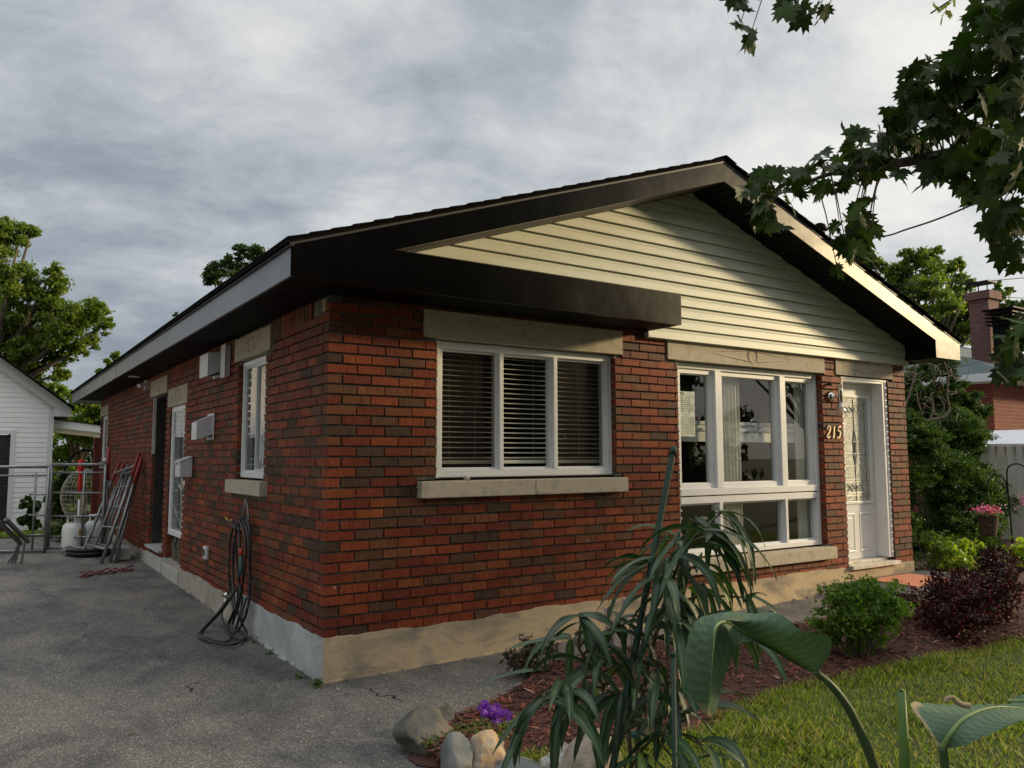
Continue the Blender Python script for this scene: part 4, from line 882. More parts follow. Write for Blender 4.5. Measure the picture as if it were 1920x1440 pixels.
t = thing('wall_box', 'flat white rectangular box high on the side wall, close to the window lintel', 'box', (0, 2.45, 2.1)); b = MB(); b.box(-.05, -.003, 2.40, 2.53, 2.12, 2.40); b.build('box_body', M_WPLAST, t, bevel=.006); b = MB(); b.box(-.056, -.05, 2.39, 2.54, 2.11, 2.41); b.build('cover', M_WPLAST, t, bevel=.003)
hood('sloped white dryer hood at mid height on the side wall', 2.93, 3.14, 1.565, 1.80, .16, .45)
mb_ = thing('utility_box', 'small white hinged box mounted beside the tall side window', 'box', (0, 3.9, 1.2))
b = MB(); b.prism([(-.004, 1.20), (-.004, 1.41), (-.125, 1.36), (-.125, 1.20)], 'y', 3.78, 4.02); b.build('box_body', M_WPLAST, mb_, bevel=.005)
b = MB(); b.prism([(-.004, 1.414), (-.132, 1.362), (-.132, 1.345), (-.128, 1.345), (-.128, 1.357), (-.004, 1.41)], 'y', 3.772, 4.028); b.build('lid', M_WPLAST, mb_, bevel=.002)
b = MB(); b.box(-.138, -.125, 3.88, 3.92, 1.325, 1.35); b.build('latch', M_CHROME, mb_)
b = MB()
for yy, dz in ((3.83, .13), (3.88, .11)): b.tube([(-.06, yy, 1.20), (-.065, yy, 1.20-dz*.7), (-.075, yy+.03, 1.20-dz), (-.085, yy+.08, 1.20-dz*.95), (-.085, yy+.10, 1.20-dz*.6)], .007, 8)
b.build('hose_hook', M_CHROME, mb_, smooth=True)
t = thing('outdoor_outlet', 'small white weatherproof outlet low on the side wall', 'outlet', (0, 3.03, .46)); b = MB(); b.box(-.035, -.003, 2.97, 3.08, .45, .57); b.build('cover', M_WPLAST, t, bevel=.006); b = MB(); b.box(-.04, -.035, 3.0, 3.05, .48, .54); b.build('socket', M_DARKIN, t, bevel=.002)
b = MB(); b.lathe([(.07, 0), (.07, -.012), (.05, -.016)], (-.22, 6.3, 2.446), 20); tag(b.build('soffit_light', M_WHITE, org=(-.22, 6.3, 2.44)), 'round white light set in the black eave soffit', 'light')
b = MB(); b.box(-.05, -.002, 6.50, 6.60, 2.30, 2.42); b.tube([(-.05, 6.55, 2.36), (-.13, 6.50, 2.34)], .03, 10); tag(b.build('security_camera', M_WPLAST, org=(0, 6.55, 2.36)), 'small pale security camera under the eave beside the dark doorway', 'camera')
# services visible in the gap below the tall window
b = MB(SIDE)
for i in range(9):
    a = 4.3+i*.07; b.tube([(a, .05, .24), (a+random.uniform(-.04, .04), .04, .36+random.uniform(0, .1)), (a+random.uniform(-.05, .05), .06, .50)], random.uniform(.006, .016), 6)
b.build('exposed_pipes', mat('old_pipe', [(.02, .02, .02), (.20, .17, .12), (.03, .03, .03)], 18, .6), house)
# hose
M_HOSE = mat('black_rubber_hose', [(.010, .010, .011), (.02, .02, .021)], 10, .38)
hz = thing('garden_hose', 'black rubber garden hose coiled on a hook and spilling onto the asphalt', 'hose', (-.1, 1.95, 0))
b = MB()
def spline(pts, n=8):
    P = [Vector(p) for p in pts]; P = [P[0]*2-P[1]]+P+[P[-1]*2-P[-2]]; out = []
    for i in range(1, len(P)-2):
        for k in range(n):
            t = k/n; a, b_, c, d = P[i-1], P[i], P[i+1], P[i+2]
            out.append(.5*((2*b_)+(c-a)*t+(2*a-5*b_+4*c-d)*t*t+(3*b_-a-3*c+d)*t**3))
    out.append(P[-2]); return out
HX = lambda u, v, x=-.06: tuple(PX(x, u, v))
HG = lambda u, v, z=.045: tuple(PZ(z+.026, u, v))
for x, L in ((-.06, [(452, 972), (434, 1000), (429, 1060), (432, 1115), (440, 1150)]), (-.05, [(456, 972), (440, 1010), (437, 1070), (440, 1130), (452, 1165)]), (-.075, [(450, 972), (442, 1000), (444, 1060), (450, 1120), (436, 1170)]),
             (-.06, [(452, 972), (464, 1000), (468, 1060), (466, 1110), (462, 1150), (440, 1195)]), (-.045, [(458, 972), (468, 990), (469, 1060), (468, 1120), (461, 1150)]), (-.075, [(448, 975), (458, 1000), (461, 1040), (456, 1085), (452, 1120)]), (-.08, [(446, 975), (450, 1030), (447, 1100), (443, 1140), (424, 1180)])):
    b.tube(spline([HX(u, v, x-random.uniform(0, .02)) for u, v in L]), .0095, 8)
b.tube(spline([HX(455, 1120), HX(450, 1150, -.1), HG(440, 1185, .03), HG(425, 1203, .018), HG(395, 1198, .02), HG(375, 1190, .02), HG(385, 1178, .02), HX(420, 1140, -.16), HX(445, 1100, -.08)]), .0095, 8)
b.tube(spline([HX(462, 1120), HX(452, 1160, -.1), HG(462, 1190, .02), HG(440, 1208, .015), HG(400, 1204, .016), HG(372, 1192, .016), HG(380, 1180, .02), HX(412, 1145, -.2), HX(436, 1110, -.1)]), .0095, 8)
b.tube(spline([HX(438, 1145, -.1), HG(428, 1175, .03), HG(440, 1195, .02), HG(462, 1196, .02), HX(450, 1160, -.08), HX(440, 1130, -.08)]), .0095, 8)
b.tube(spline([HX(426, 1120, -.06), HX(416, 1150, -.10), HX(420, 1172, -.12), HG(432, 1190, .02)]), .0095, 8)
b.build('coils', M_HOSE, hz, smooth=True)
b = MB(); b.tube(spline([HX(452, 985, -.035), HX(458, 955, -.035), HX(460, 937, -.035), HX(463, 945, -.03), HX(466, 965, -.03), HX(464, 1000, -.035)]), .010, 8); b.build('grey_loop', mat('grey_hose', [(.16, .15, .15), (.22, .20, .20)], 10, .6), hz, smooth=True)
b = MB(); b.tube([HX(452, 1028, -.095), HX(452, 1041, -.095)], .016, 10); b.build('orange_coupling', mat('orange_plastic', [(.60, .06, .02), (.5, .05, .02)], 10, .4), hz, smooth=True)
b = MB(); b.tube([HX(452, 1041, -.095), HX(452, 1062, -.095), HX(452, 1078, -.10)], [.015, .017, .019], 10); b.build('spray_nozzle', mat('teal_nozzle', [(.03, .07, .08), (.04, .09, .10)], 10, .4), hz, smooth=True)
M_BRASS = mat('brass', [(.55, .38, .08)], 6, .3, metal=.8)
for q0, q1 in ((HX(423, 970, -.10), HX(428, 976, -.09)), (HX(432, 974, -.12), HX(436, 979, -.105))): b = MB(); b.tube([q0, q1], .008, 8); b.build('brass_end', M_BRASS, hz, smooth=True)
for q0, q1 in ((HX(428, 976, -.09), HX(450, 1000, -.07)), (HX(436, 979, -.105), HX(452, 1000, -.07))): b = MB(); b.tube([q0, q1], .008, 8); b.build('hose_end', M_HOSE, hz, smooth=True)
tp = thing('outdoor_tap', 'chrome outdoor tap with pink hose fitting low on the foundation', 'tap', HX(428, 1122, 0)); b = MB()
b.tube([HX(436, 1122, 0.0), HX(424, 1123, -.07), HX(420, 1133, -.085)], .012, 8); b.tube([HX(421, 1116, -.07), HX(426, 1115, -.07)], .022, 8); b.build('spout', M_CHROME, tp, smooth=True); b = MB(); b.tube([HX(419, 1134, -.085), HX(414, 1147, -.10)], .013, 8); b.build('fitting', mat('pink_fitting', [(.50, .16, .13)], 5, .5), tp, smooth=True)
# wall lamp
lp = thing('wall_lamp', 'chrome wall lantern with clear glass bulb beside the front door', 'lamp', (5.27, 0, 1.97))
lx, lz = 5.275, 1.965
b = MB(FRONT); b.lathe([(.0, -.035), (.03, -.033), (.052, -.018), (.055, .0)], (lx+.01, 0, lz+.03), 24, axis='y'); b.tube([(lx+.01, -.03, lz+.02), (lx+.01, -.09, lz+.02)], .009, 8); b.build('wall_plate', M_CHROME, lp, smooth=True)
b = MB(); b.lathe([(.0, .10), (.022, .10), (.023, .09), (.023, -.03), (.0, -.03)], (lx+.01, -.11, lz), 20); b.build('socket_tube', M_CHROME, lp, smooth=True)
b = MB(); b.lathe([(.024, -.03), (.03, -.05), (.045, -.09), (.053, -.12), (.05, -.145), (.046, -.145), (.048, -.12), (.04, -.09), (.025, -.05), (.02, -.03)], (lx+.01, -.11, lz), 24); b.build('glass_shade', M_CLEAR, lp, smooth=True, recalc=False)
b = MB(); b.lathe([(.012, -.03), (.02, -.06), (.027, -.085), (.02, -.11), (.0, -.12)], (lx+.01, -.11, lz), 16); b.build('bulb', mat('pearl_bulb', [(.7, .68, .6)], 4, .2), lp, smooth=True)
b = MB(FRONT); b.tube([(5.25, -.001, 2.115), (5.25, -.03, 2.12), (5.25, -.04, 2.10)], .012, 8); tag(b.build('cable_clip', M_DARKIN, org=(5.25, 0, 2.11)), 'tiny black clip on the brick above the wall lamp', 'clip')
# house number
def text_mesh(s, size, ext=.004, shear=0, bev=0):
    cu = bpy.data.curves.new('t', 'FONT'); cu.body = s; cu.size = size; cu.extrude = ext; cu.shear = shear; cu.offset = .0; cu.resolution_u = 4
    ob = bpy.data.objects.new('t', cu); me = bpy.data.meshes.new_from_object(ob); bpy.data.objects.remove(ob); return me
hn = thing('house_number', 'gold italic house number 215 on the brick pier by the door', 'house number', (5.2, 0, 1.57))
M_GOLD = mat('pale_gold_digit', [(.80, .64, .40), (.70, .55, .32)], 6, .35, metal=.25)
def stroke(mb, pts, ws, y0, y1):
    n = len(pts); L = []; Rr = []
    for i, (x, z) in enumerate(pts):
        a = pts[max(i-1, 0)]; c = pts[min(i+1, n-1)]; dx, dz = c[0]-a[0], c[1]-a[1]; m = math.hypot(dx, dz); nx, nz = -dz/m, dx/m; w_ = ws[i]/2
        L.append((x+nx*w_, z+nz*w_)); Rr.append((x-nx*w_, z-nz*w_))
    for i in range(n-1): mb.prism([L[i], L[i+1], Rr[i+1], Rr[i]], 'y', y0, y1)
def digit(ch, x0, z0, h):
    mb = MB(); sh = .18; F_ = lambda p: (x0+p[0]*h+p[1]*h*sh, z0+p[1]*h)
    def S(P, W): stroke(mb, [F_(p) for p in P], [w_*h for w_ in W], -.016, -.004)
    if ch == '2':
        S([(.06, .74), (.08, .86), (.18, .97), (.32, .97), (.43, .86), (.43, .70), (.33, .50), (.18, .28), (.03, .06)], [.10, .07, .06, .08, .13, .14, .12, .09, .07]); S([(.02, .08), (.15, .10), (.32, .05), (.46, .10), (.50, .22)], [.05, .12, .12, .07, .03]); S([(.05, .70), (.10, .76)], [.12, .12])
    if ch == '1':
        S([(.25, .0), (.25, .98)], [.14, .14]); S([(.08, .82), (.17, .88), (.25, .98)], [.03, .05, .08]); S([(.10, .02), (.40, .02)], [.04, .04])
    if ch == '5':
        S([(.14, .94), (.28, .92), (.44, .97), (.50, 1.0)], [.10, .11, .08, .03]); S([(.15, .95), (.11, .55)], [.05, .05]); S([(.11, .57), (.22, .62), (.36, .57), (.44, .42), (.42, .20), (.30, .05), (.15, .01), (.04, .07)], [.04, .06, .10, .14, .14, .10, .06, .08]); S([(.03, .10), (.09, .12)], [.11, .11])
    return mb.build('digit', M_GOLD, hn)
for c_, x in (('2', 5.175), ('1', 5.262), ('5', 5.345)): digit(c_, x, 1.575, .125)
# permit paper behind the glass
pm = thing('permit_notice', 'creased white permit paper taped inside the left pane of the picture window', 'notice', (3.34, .13, 1.57))
b = MB(); rows = [[(3.20+.262*i/8, .1195+.0015*math.sin(j*1.9+i), 1.572+.40*j/12) for i in range(9)] for j in range(13)]
b.grid(rows); b.build('sheet', mat('white_paper', [(.88, .87, .78)], 3, .8), pm, recalc=False)
b = MB()
for z in list(np.arange(1.80, 1.93, .018))+list(np.arange(1.60, 1.75, .02)): b.box(3.215, 3.45, .1168, .1176, z, z+.002)
for x in (3.30, 3.395): b.box(x, x+.002, .1168, .1176, 1.78, 1.92)
b.box(3.41, 3.412, .1168, .1176, 1.66, 1.72); b.box(3.44, 3.442, .1168, .1176, 1.66, 1.72); b.box(3.41, 3.442, .1168, .1176, 1.72, 1.722)
b.build('form_lines', mat('print_grey', [(.18, .18, .17)], 3, .8), pm)
me = text_mesh('PERMIS :', .034, .0005); me.materials.append(MATS['print_grey']); o = bpy.data.objects.new('heading', me); COL.objects.link(o); o.parent = pm; o.rotation_euler = (R(90), 0, 0); o.location = Vector((3.225, .1170, 1.943))-pm.location
# blinds inside window 1
bl_ = thing('window_blind', 'white horizontal slat blind lowered inside the left front window', 'blind', (1.6, .2, 1.4)); b = MB(FRONT)
for i in range(22):
    z = 1.385+i*.0375; b.add([(.86, .160, z), (2.40, .160, z), (2.40, .185, z+.007), (.86, .185, z+.003), (.86, .160, z+.0025), (2.40, .160, z+.0025), (2.40, .185, z+.0095), (.86, .185, z+.0095)], [(0, 1, 2, 3), (4, 5, 6, 7), (0, 1, 5, 4)])
M_SLAT = mat('ivory_slat', [(.82, .79, .70), (.76, .73, .64)], 3, .5)
b.build('slats', M_SLAT, bl_); b = MB(FRONT); b.box(.86, 2.40, .158, .190, 1.345, 1.372); b.build('bottom_rail', M_SLAT, bl_, bevel=.004)
for x in (1.0, 1.22, 1.45, 1.75, 1.98, 2.2): bb = MB(FRONT); bb.tube([(x, .197, 1.36), (x, .197, 2.2)], .0012, 4); bb.build('cord', M_SLAT, bl_)
def potp(label, x, y, z, r, h, m):
    t = thing('flower_pot', label, 'pot', (x, y, z), 'pots on the window ledge'); b = MB(); b.lathe([(r*.72, 0), (r, h*.85), (r*1.08, h*.85), (r*1.08, h), (r*.95, h), (r*.9, h*.85), (0, h*.8)], (x, y, z), 18); b.build('pot_body', m, t, smooth=False); return t
M_TERRA = mat('terracotta', [(.42, .13, .06), (.34, .10, .05)], 9, .8)
b = MB(FRONT); b.box(.10, 2.70, .165, .36, 1.20, 1.255); b.build('interior_ledge', M_WOODIN, house)
potp('small terracotta pot on the window ledge, left of the brown saucered pot', 1.43, .26, 1.256, .035, .05, M_TERRA); potp('terracotta pot with wide rim on the ledge, middle of the centre pane', 1.56, .26, 1.256, .05, .05, M_TERRA); potp('white round pot on the window ledge at the right of the centre pane', 1.80, .26, 1.256, .065, .055, M_WPLAST)
b = MB(); b.tube(spline([(1.45, .25, 1.30), (1.44, .24, 1.36), (1.50, .24, 1.40)]), .002, 5); tag(b.build('potted_plant', M_SLAT, org=(1.45, .25, 1.3)), 'thin bent stem rising from the small terracotta pot', 'plant')
# inner rail and curtains of the picture window
b = MB(FRONT); b.box(3.14, 5.17, .215, .26, 1.53, 1.63); b.box(3.14, 5.17, .20, .275, 1.63, 1.655); b.box(3.14, 5.17, .208, .267, 1.685, 1.72); b.box(3.14, 5.17, .218, .258, 1.655, 1.685); b.build('inner_rail', M_WHITE, house, bevel=.004)
def curtain(label, x0, x1, z0, z1, y=.315, nf=9):
    t = thing('curtain', label, 'curtain', ((x0+x1)/2, y, z0), 'sheer curtains'); b = MB(); n = 60
    r0 = [(x0+(x1-x0)*i/n, y+.014*math.sin(i/n*nf*6.28)+.005*math.sin(i*1.3), z0) for i in range(n+1)]; r1 = [(p[0], y+(p[1]-y)*.7, z1) for p in r0]
    b.grid([r0, r1]); b.build('fabric', M_CURT, t, recalc=False, smooth=True); return t
curtain('sheer white curtain gathered behind the middle pane of the picture window', 3.80, 4.14, .55, 2.2, y=.19, nf=7); curtain('sheer white curtain hanging behind the right pane of the picture window', 4.96, 5.12, .55, 2.2, y=.19, nf=4)
curtain('sheer curtain strip behind the tall side window', 0, 0.01, 0, .01) if False else None
b = MB(SIDE); b.add([(4.28, .12, .56), (4.99, .12, .56), (4.99, .12, 1.95), (4.28, .12, 1.95)], [(0, 1, 2, 3)]); o = b.build('door_blind', M_CURT, org=(.12, 4.6, .56), recalc=False); tag(o, 'pale plain blind behind the tall narrow side window', 'blind')
b = MB(); b.box(3.3, 3.6, .9, 1.0, .29, 1.25); b.box(3.25, 3.65, .7, 1.0, 1.22, 1.26); tag(b.build('cabinet', MATS['brown_panel'], org=(3.4, .9, .29)), 'dark wooden chair back seen through the left pane of the picture window', 'furniture')
b = MB(FRONT); b.tube([(1.0, -.03, 1.2308+.018), (1.035, -.03, 1.2308+.016)], .016, 8); tag(b.build('pebble', M_CONC, org=(1.0, -.03, 1.23)), 'small round stone lying on the left front window sill', 'stone') 
# ================================================================== FRONT STEP
st2 = thing('front_step', 'low dark grey composite deck step under the front door', 'step', (5.9, -.4, .05))
M_DECK = mat('grey_composite', [(.060, .060, .062), (.085, .084, .083)], 3, .6, .3, 30, stretch=(1, 12, 1))
b = MB(); 
for i in range(6): b.box(5.2+i*.27, 5.2+i*.27+.264, -.86, -.03, .135, .158)
b.build('deck_boards', M_DECK, st2, bevel=.003)
b = MB(); b.box(5.205, 6.80, -.855, -.835, .0, .134); b.box(5.205, 5.225, -.834, -.03, .0, .134); b.build('skirt', mat('black_skirt', [(.015, .015, .015), (.022, .022, .022)], 4, .5), st2)
b = MB(); b.box(5.60, 6.35, -.62, -.12, .159, .170); tag(b.build('door_mat', mat('coir_mat', [(.50, .17, .09), (.62, .25, .15)], 12, .95, .5, 80, stretch=(1, 6, 1)), org=(5.9, -.3, .16)), 'terracotta striped door mat on the dark step', 'mat')
# ================================================================== ROCKS, FLOWERS, SHRUBS
def rock(label, c, s, m, rot=0, seed=0, cut=.35):
    bm = bmesh.new(); bmesh.ops.create_icosphere(bm, subdivisions=4, radius=1)
    rr = random.Random(seed); pl_ = [(Vector([rr.uniform(-1, 1) for _ in range(3)]).normalized(), rr.uniform(.52, .82)) for _ in range(11)]
    for v in bm.verts:
        p = v.co.copy()
        for nrm, d in pl_:
            k = p.dot(nrm)-d
            if k > 0: p -= nrm*k*.96
        p += p.normalized()*(.12*mn.noise(p*1.6+Vector((seed, 0, 0)))+.05*mn.noise(p*5+Vector((0, seed, 0)))+.02*mn.noise(p*14))
        v.co = Matrix.Rotation(rot, 3, 'Z') @ Vector((p.x*s[0], p.y*s[1], p.z*s[2]))
    me = bpy.data.meshes.new('garden_rock'); bm.to_mesh(me); bm.free(); me.polygons.foreach_set('use_smooth', [True]*len(me.polygons)); me.materials.append(m)
    a = me.color_attributes.new('Col', 'FLOAT_COLOR', 'POINT')
    o = bpy.data.objects.new('garden_rock', me); COL.objects.link(o); o.location = c; tag(o, label, 'rock', 'rocks edging the flower bed'); return o
M_RK1 = mat('grey_green_rock', [(.055, .056, .046), (.11, .105, .085), (.18, .145, .11)], 5, .85, .8, 22, bdist=.02)
M_RK2 = mat('blue_grey_rock', [(.10, .115, .11), (.16, .17, .16), (.20, .19, .165)], 4, .85, .5, 30)
M_RK3 = mat('tan_granite', [(.27, .21, .16), (.44, .34, .24), (.48, .31, .15), (.22, .17, .15)], 7, .8, .5, 50)
M_RK4 = mat('mossy_tan_rock', [(.20, .165, .12), (.30, .25, .19), (.09, .10, .03)], 6, .9, .8, 26, bdist=.02)
rock('large dark grey green boulder at the corner of the flower bed', (PZ(.06, 788, 1375)[0]+.03, PZ(.06, 788, 1375)[1]-.02, .05), (.19, .15, .135), M_RK1, .5, 3)
rock('small brown rock tucked behind the dark boulder', (PZ(.06, 828, 1350)[0]+.02, PZ(.06, 828, 1350)[1]+.03, .04), (.07, .06, .11), M_RK1, .9, 8)
c = PZ(.07, 862, 1418); rock('smooth blue grey wedge shaped rock beside the tan boulder', (c[0], c[1], .04), (.15, .11, .15), M_RK2, .9, 5)
c = PZ(.07, 915, 1418); rock('round tan and pink granite boulder in the rock edging', (c[0], c[1], .05), (.13, .11, .125), M_RK3, .3, 7)
c = PZ(.03, 985, 1452); rock('flat blue grey rock at the bottom edge of the picture', (c[0], c[1], .01), (.2, .13, .10), M_RK2, .2, 9)
c = PZ(.06, 1040, 1432); rock('pale mottled white rock half hidden by long leaves', (c[0], c[1], .05), (.12, .105, .10), mat('white_mottled_rock', [(.5, .48, .42), (.2, .19, .17), (.55, .45, .25)], 14, .8, .5, 50), .3, 12)
c = PZ(.06, 1120, 1425); rock('big flat faced tan boulder with mossy side behind the long leaved plant', (c[0], c[1], .03), (.22, .17, .16), M_RK4, .5, 15)
# violas
M_VIO = mat('violet_petal', [(.16, .02, .34), (.24, .04, .46), (.10, .01, .22)], 30, .7, transl=(.3, (1.4, 1.2, 1.5)))
vt = thing('viola_clump', 'clump of deep purple violas with yellow eyes beside the boulders', 'flowers', tuple(PZ(.02, 930, 1375)))
fp = []; fd = []
b = MB(); ye = MB(); C0 = Vector(PZ(.06, 933, 1350))
for i in range(60):
    if i < 4: c = Vector(PD((C0-Vector(CP)).dot(Vector(CF)), 907+random.uniform(-6, 6), 1325+random.uniform(-8, 8)))
    else: c = C0+Vector((random.gauss(0, .045), random.gauss(0, .045), random.uniform(-.015, .065)))
    c.x = c.x; n = (Vector(CP)-c).normalized()+Vector((random.uniform(-.6, .6), random.uniform(-.6, .6), random.uniform(-.1, .7))); n.normalize(); u = n.orthogonal().normalized(); v = n.cross(u)
    for k in range(5):
        a = k*1.2566+random.uniform(-.1, .1); r = .0145; d = u*math.cos(a)+v*math.sin(a); e = n.cross(d)
        b.add([tuple(c), tuple(c+d*r*.6+e*r*.62+n*.002), tuple(c+d*r*1.25+e*r*.25), tuple(c+d*r*1.25-e*r*.25), tuple(c+d*r*.6-e*r*.62+n*.002)], [(0, 1, 2, 3, 4)])
    q = c+n*.0025; ye.add([tuple(q+(u*math.cos(a)+v*math.sin(a))*.0032) for a in (0, 1.57, 3.14, 4.71)], [(0, 1, 2, 3)])
b.build('petals', M_VIO, vt, recalc=False); ye.build('yellow_eyes', mat('yellow_eye', [(.75, .55, .05)], 9, .7), vt, recalc=False)
LM_Y = leafmat('fresh_green', (.10, .17, .025), (.17, .22, .04), .4); LM_G = leafmat('mid_green', (.055, .11, .018), (.09, .15, .025), .38)
def carpet(name, label, pts, leaf, n, lm, h=.05, spread=.05, parent=None):
    P = []; 
    for _ in range(n):
        p = random.choice(pts); q = PZ(.03, *p); P.append((q[0]+random.gauss(0, spread), q[1]+random.gauss(0, spread), hgt(q[0], 0)+.03+random.random()*h))
    M = frames(np.stack([rng.normal(size=n), rng.normal(size=n), rng.normal(size=n)*.5+.3], 1), np.tile([0, 0, 1.], (n, 1)), .4)
    o = leaves(name, T_oval(), np.array(P), rng.uniform(.6, 1.3, n)*leaf, M, lm, parent, rng.uniform(.75, 1.25, (n, 1))*np.ones((n, 3)))
    return o
o = carpet('ground_cover', '', [(880, 1378), (900, 1372), (870, 1385), (920, 1385), (945, 1380), (960, 1378), (850, 1392), (905, 1392), (975, 1362), (935, 1395)], .020, 900, LM_Y, .05, .03, vt); o.name = 'foliage'
o = carpet('ground_weed', '', [(818, 1402), (806, 1412), (826, 1395), (812, 1395)], .022, 160, LM_G, .06, .018); tag(o, 'small green weed sprouting between the dark boulder and blue grey rock', 'weed')
for i, (u, v, l, k) in enumerate([(598, 1284, 'green dandelion weed growing at the foot of the house corner', 60), (566, 1268, 'tiny green weed at the side foundation near the corner', 22), (482, 1206, 'sparse weed along the side foundation beside the hose', 20), (508, 1226, 'little tuft of weed between hose and house corner', 16)]):
    q = PZ(.01, u, v); P = np.array([(q[0]-.01+random.gauss(0, .016), q[1]+random.gauss(0, .02), .005+random.random()*.04) for _ in range(k)])
    M = frames(np.stack([rng.normal(size=k), rng.normal(size=k), rng.uniform(.1, .9, k)], 1), np.tile([0, 0, 1.], (k, 1)), .3)
    tag(leaves('foundation_weed', T_oval(), P, rng.uniform(.6, 1.2, k)*.028, M, LM_G, None, None, org=(q[0], q[1], 0)), l, 'weed', 'weeds along the foundation')
# debris flakes on asphalt
FL = mat('pale_flake', [(.55, .47, .30), (.45, .38, .25)], 9, .8)
for u, v, l, nm in [(633, 1292, .035, 'yellowed leaf scrap right at the house corner'), (650, 1301, .03, 'small yellow chip lying just off the house corner'), (745, 1273, .022, 'pale sliver on the asphalt in front of the foundation'), (247, 1376, .035, 'lone pale twig on the open driveway')]:
    q = PZ(.005, u, v); a = random.uniform(0, 3); b = MB(); c, s_ = math.cos(a)*l, math.sin(a)*l
    b.add([(q[0]-c, q[1]-s_, .004), (q[0]-s_*.25, q[1]+c*.25, .012), (q[0]+c, q[1]+s_, .004), (q[0]+s_*.25, q[1]-c*.25, .006)], [(0, 1, 2, 3)]); tag(b.build('leaf_scrap', FL, org=tuple(q), recalc=False), nm, 'debris', 'scraps on the asphalt')
# pale grit scattered on asphalt
b = MB(); 
for i in range(420):
    x = random.uniform(-1.9, 3.0) if random.random() < .5 else random.uniform(-1, .6); y = random.uniform(-2.2, .5 if x < 0 else -.05)
    if x > 0 and y < itp(YBK, x): continue
    r = random.uniform(.0012, .0035); z = hgt(x, y); b.col = random.choice([(.7, .68, .62), (.35, .33, .3), (.5, .46, .38)]); b.add([(x-r, y, z), (x, y-r, z), (x+r, y, z), (x, y+r, z), (x, y, z+r*1.2)], [(0, 1, 4), (1, 2, 4), (2, 3, 4), (3, 0, 4)])
o = b.build('asphalt_grit', mat('grit', [(1, 1, 1)], 9, .8, attr=True), recalc=False); o['kind'] = 'stuff'; o['label'] = 'pale grit scattered on the driveway asphalt'
# shrubs
def shrub(name, label, cat, base, rx, ry, h, leaf, n, lm, cols=None, seed=0, sp=.7, tm=None, sub=26, stems=14, z0=.12, off=(0, 0)):
    rr = random.Random(seed); bb = []
    for i in range(16):
        a = rr.uniform(0, 6.28); q = rr.random()**.5*sp; z = rr.uniform(z0, .9); k = math.sqrt(max(.1, 1-(z*.9)**3))
        bb.append(((base[0]+off[0]*z+math.cos(a)*q*rx*k, base[1]+off[1]*z+math.sin(a)*q*ry*k, base[2]+z*h), min(rx, ry, h)*rr.uniform(.28, .42)))
    random.seed(seed+5); return leafblob(name, label, cat, base, bb, leaf, n, lm, tm or T_oval(), stems=stems, cols=cols, sub=sub)
q = PZ(.05, 1600, 1240); shrub('spirea_bush', 'rounded bright green leafy bush in the mulch before the picture window', 'bush', (q[0]+.04, q[1]-.04, .05), .42, .34, .50, .030, 6200, LM_G, [(1.5, 1.4, 1.1), (2.1, 1.9, 1.3), (1.0, 1.1, .9)], 4)
LM_R = leafmat('burgundy_leaf', (.028, .009, .007), (.050, .014, .011), .18, .5, (1.5, .9, .9))
q = PZ(.05, 1800, 1200); shrub('barberry_bush', 'wide dark burgundy leaved bush beside the front step', 'bush', (q[0]+.36, q[1]+.02, .05), .84, .46, .57, .026, 16000, LM_R, [(1, 1, 1), (1.3, 1.1, 1.1), (.6, .6, .6), (1.2, 1.2, 1.0), (2.8, 1.2, 1.6)], 9, sp=.85, sub=30)
shrub('heuchera', 'sparse dark bronze leaved plant at the back of the bed, left of the tall plant', 'plant', (1.15, -.62, .03), .28, .16, .20, .032, 620, leafmat('bronze_leaf', (.05, .045, .03), (.09, .07, .05), .25), [(1, 1, 1), (1.3, 1.2, 1)], 3, z0=.05)
q = PZ(.08, 1742, 1060); shrub('leafy_perennial', 'light green strappy perennial at the foot of the brick end beside the door', 'plant', (7.15, .05, .06), .30, .28, .52, .085, 420, LM_Y, None, 6, tm=(np.array([(-.5, 0, 0), (-.1, -.09, .05), (.5, 0, -.12), (-.1, .09, .05)]), [(0, 1, 2), (0, 2, 3)]))
q = PZ(.05, 1455, 1225); shrub('golden_shrub', 'small yellow green shrub behind the large paddle leaf', 'plant', (q[0]+.1, q[1]+.1, .05), .22, .16, .22, .026, 500, LM_Y, [(1.4, 1.2, .9), (1, 1, 1)], 12, z0=.05)
LMY2 = leafmat('golden_leaf', (.26, .30, .03), (.36, .38, .05), .4)
for i, (x, y, r, h, n, l) in enumerate([(8.2, -.55, .5, .34, 900, 'yellow green ground plant to the right of the burgundy bush'), (9.6, -.35, .7, .42, 1200, 'yellow green foliage patch under the tall shepherd hook'), (7.4, -.1, .45, .36, 700, 'yellow green foliage patch behind the burgundy bush'), (10.8, .2, .8, .5, 1200, 'farthest yellow green clump in front of the pale fence')]):
    shrub('golden_perennial', l, 'plant', (x, y, .06), r, r*.7, h, .07, n, LMY2, [(1, 1, 1), (.7, .9, .8)], 20+i, z0=.05)
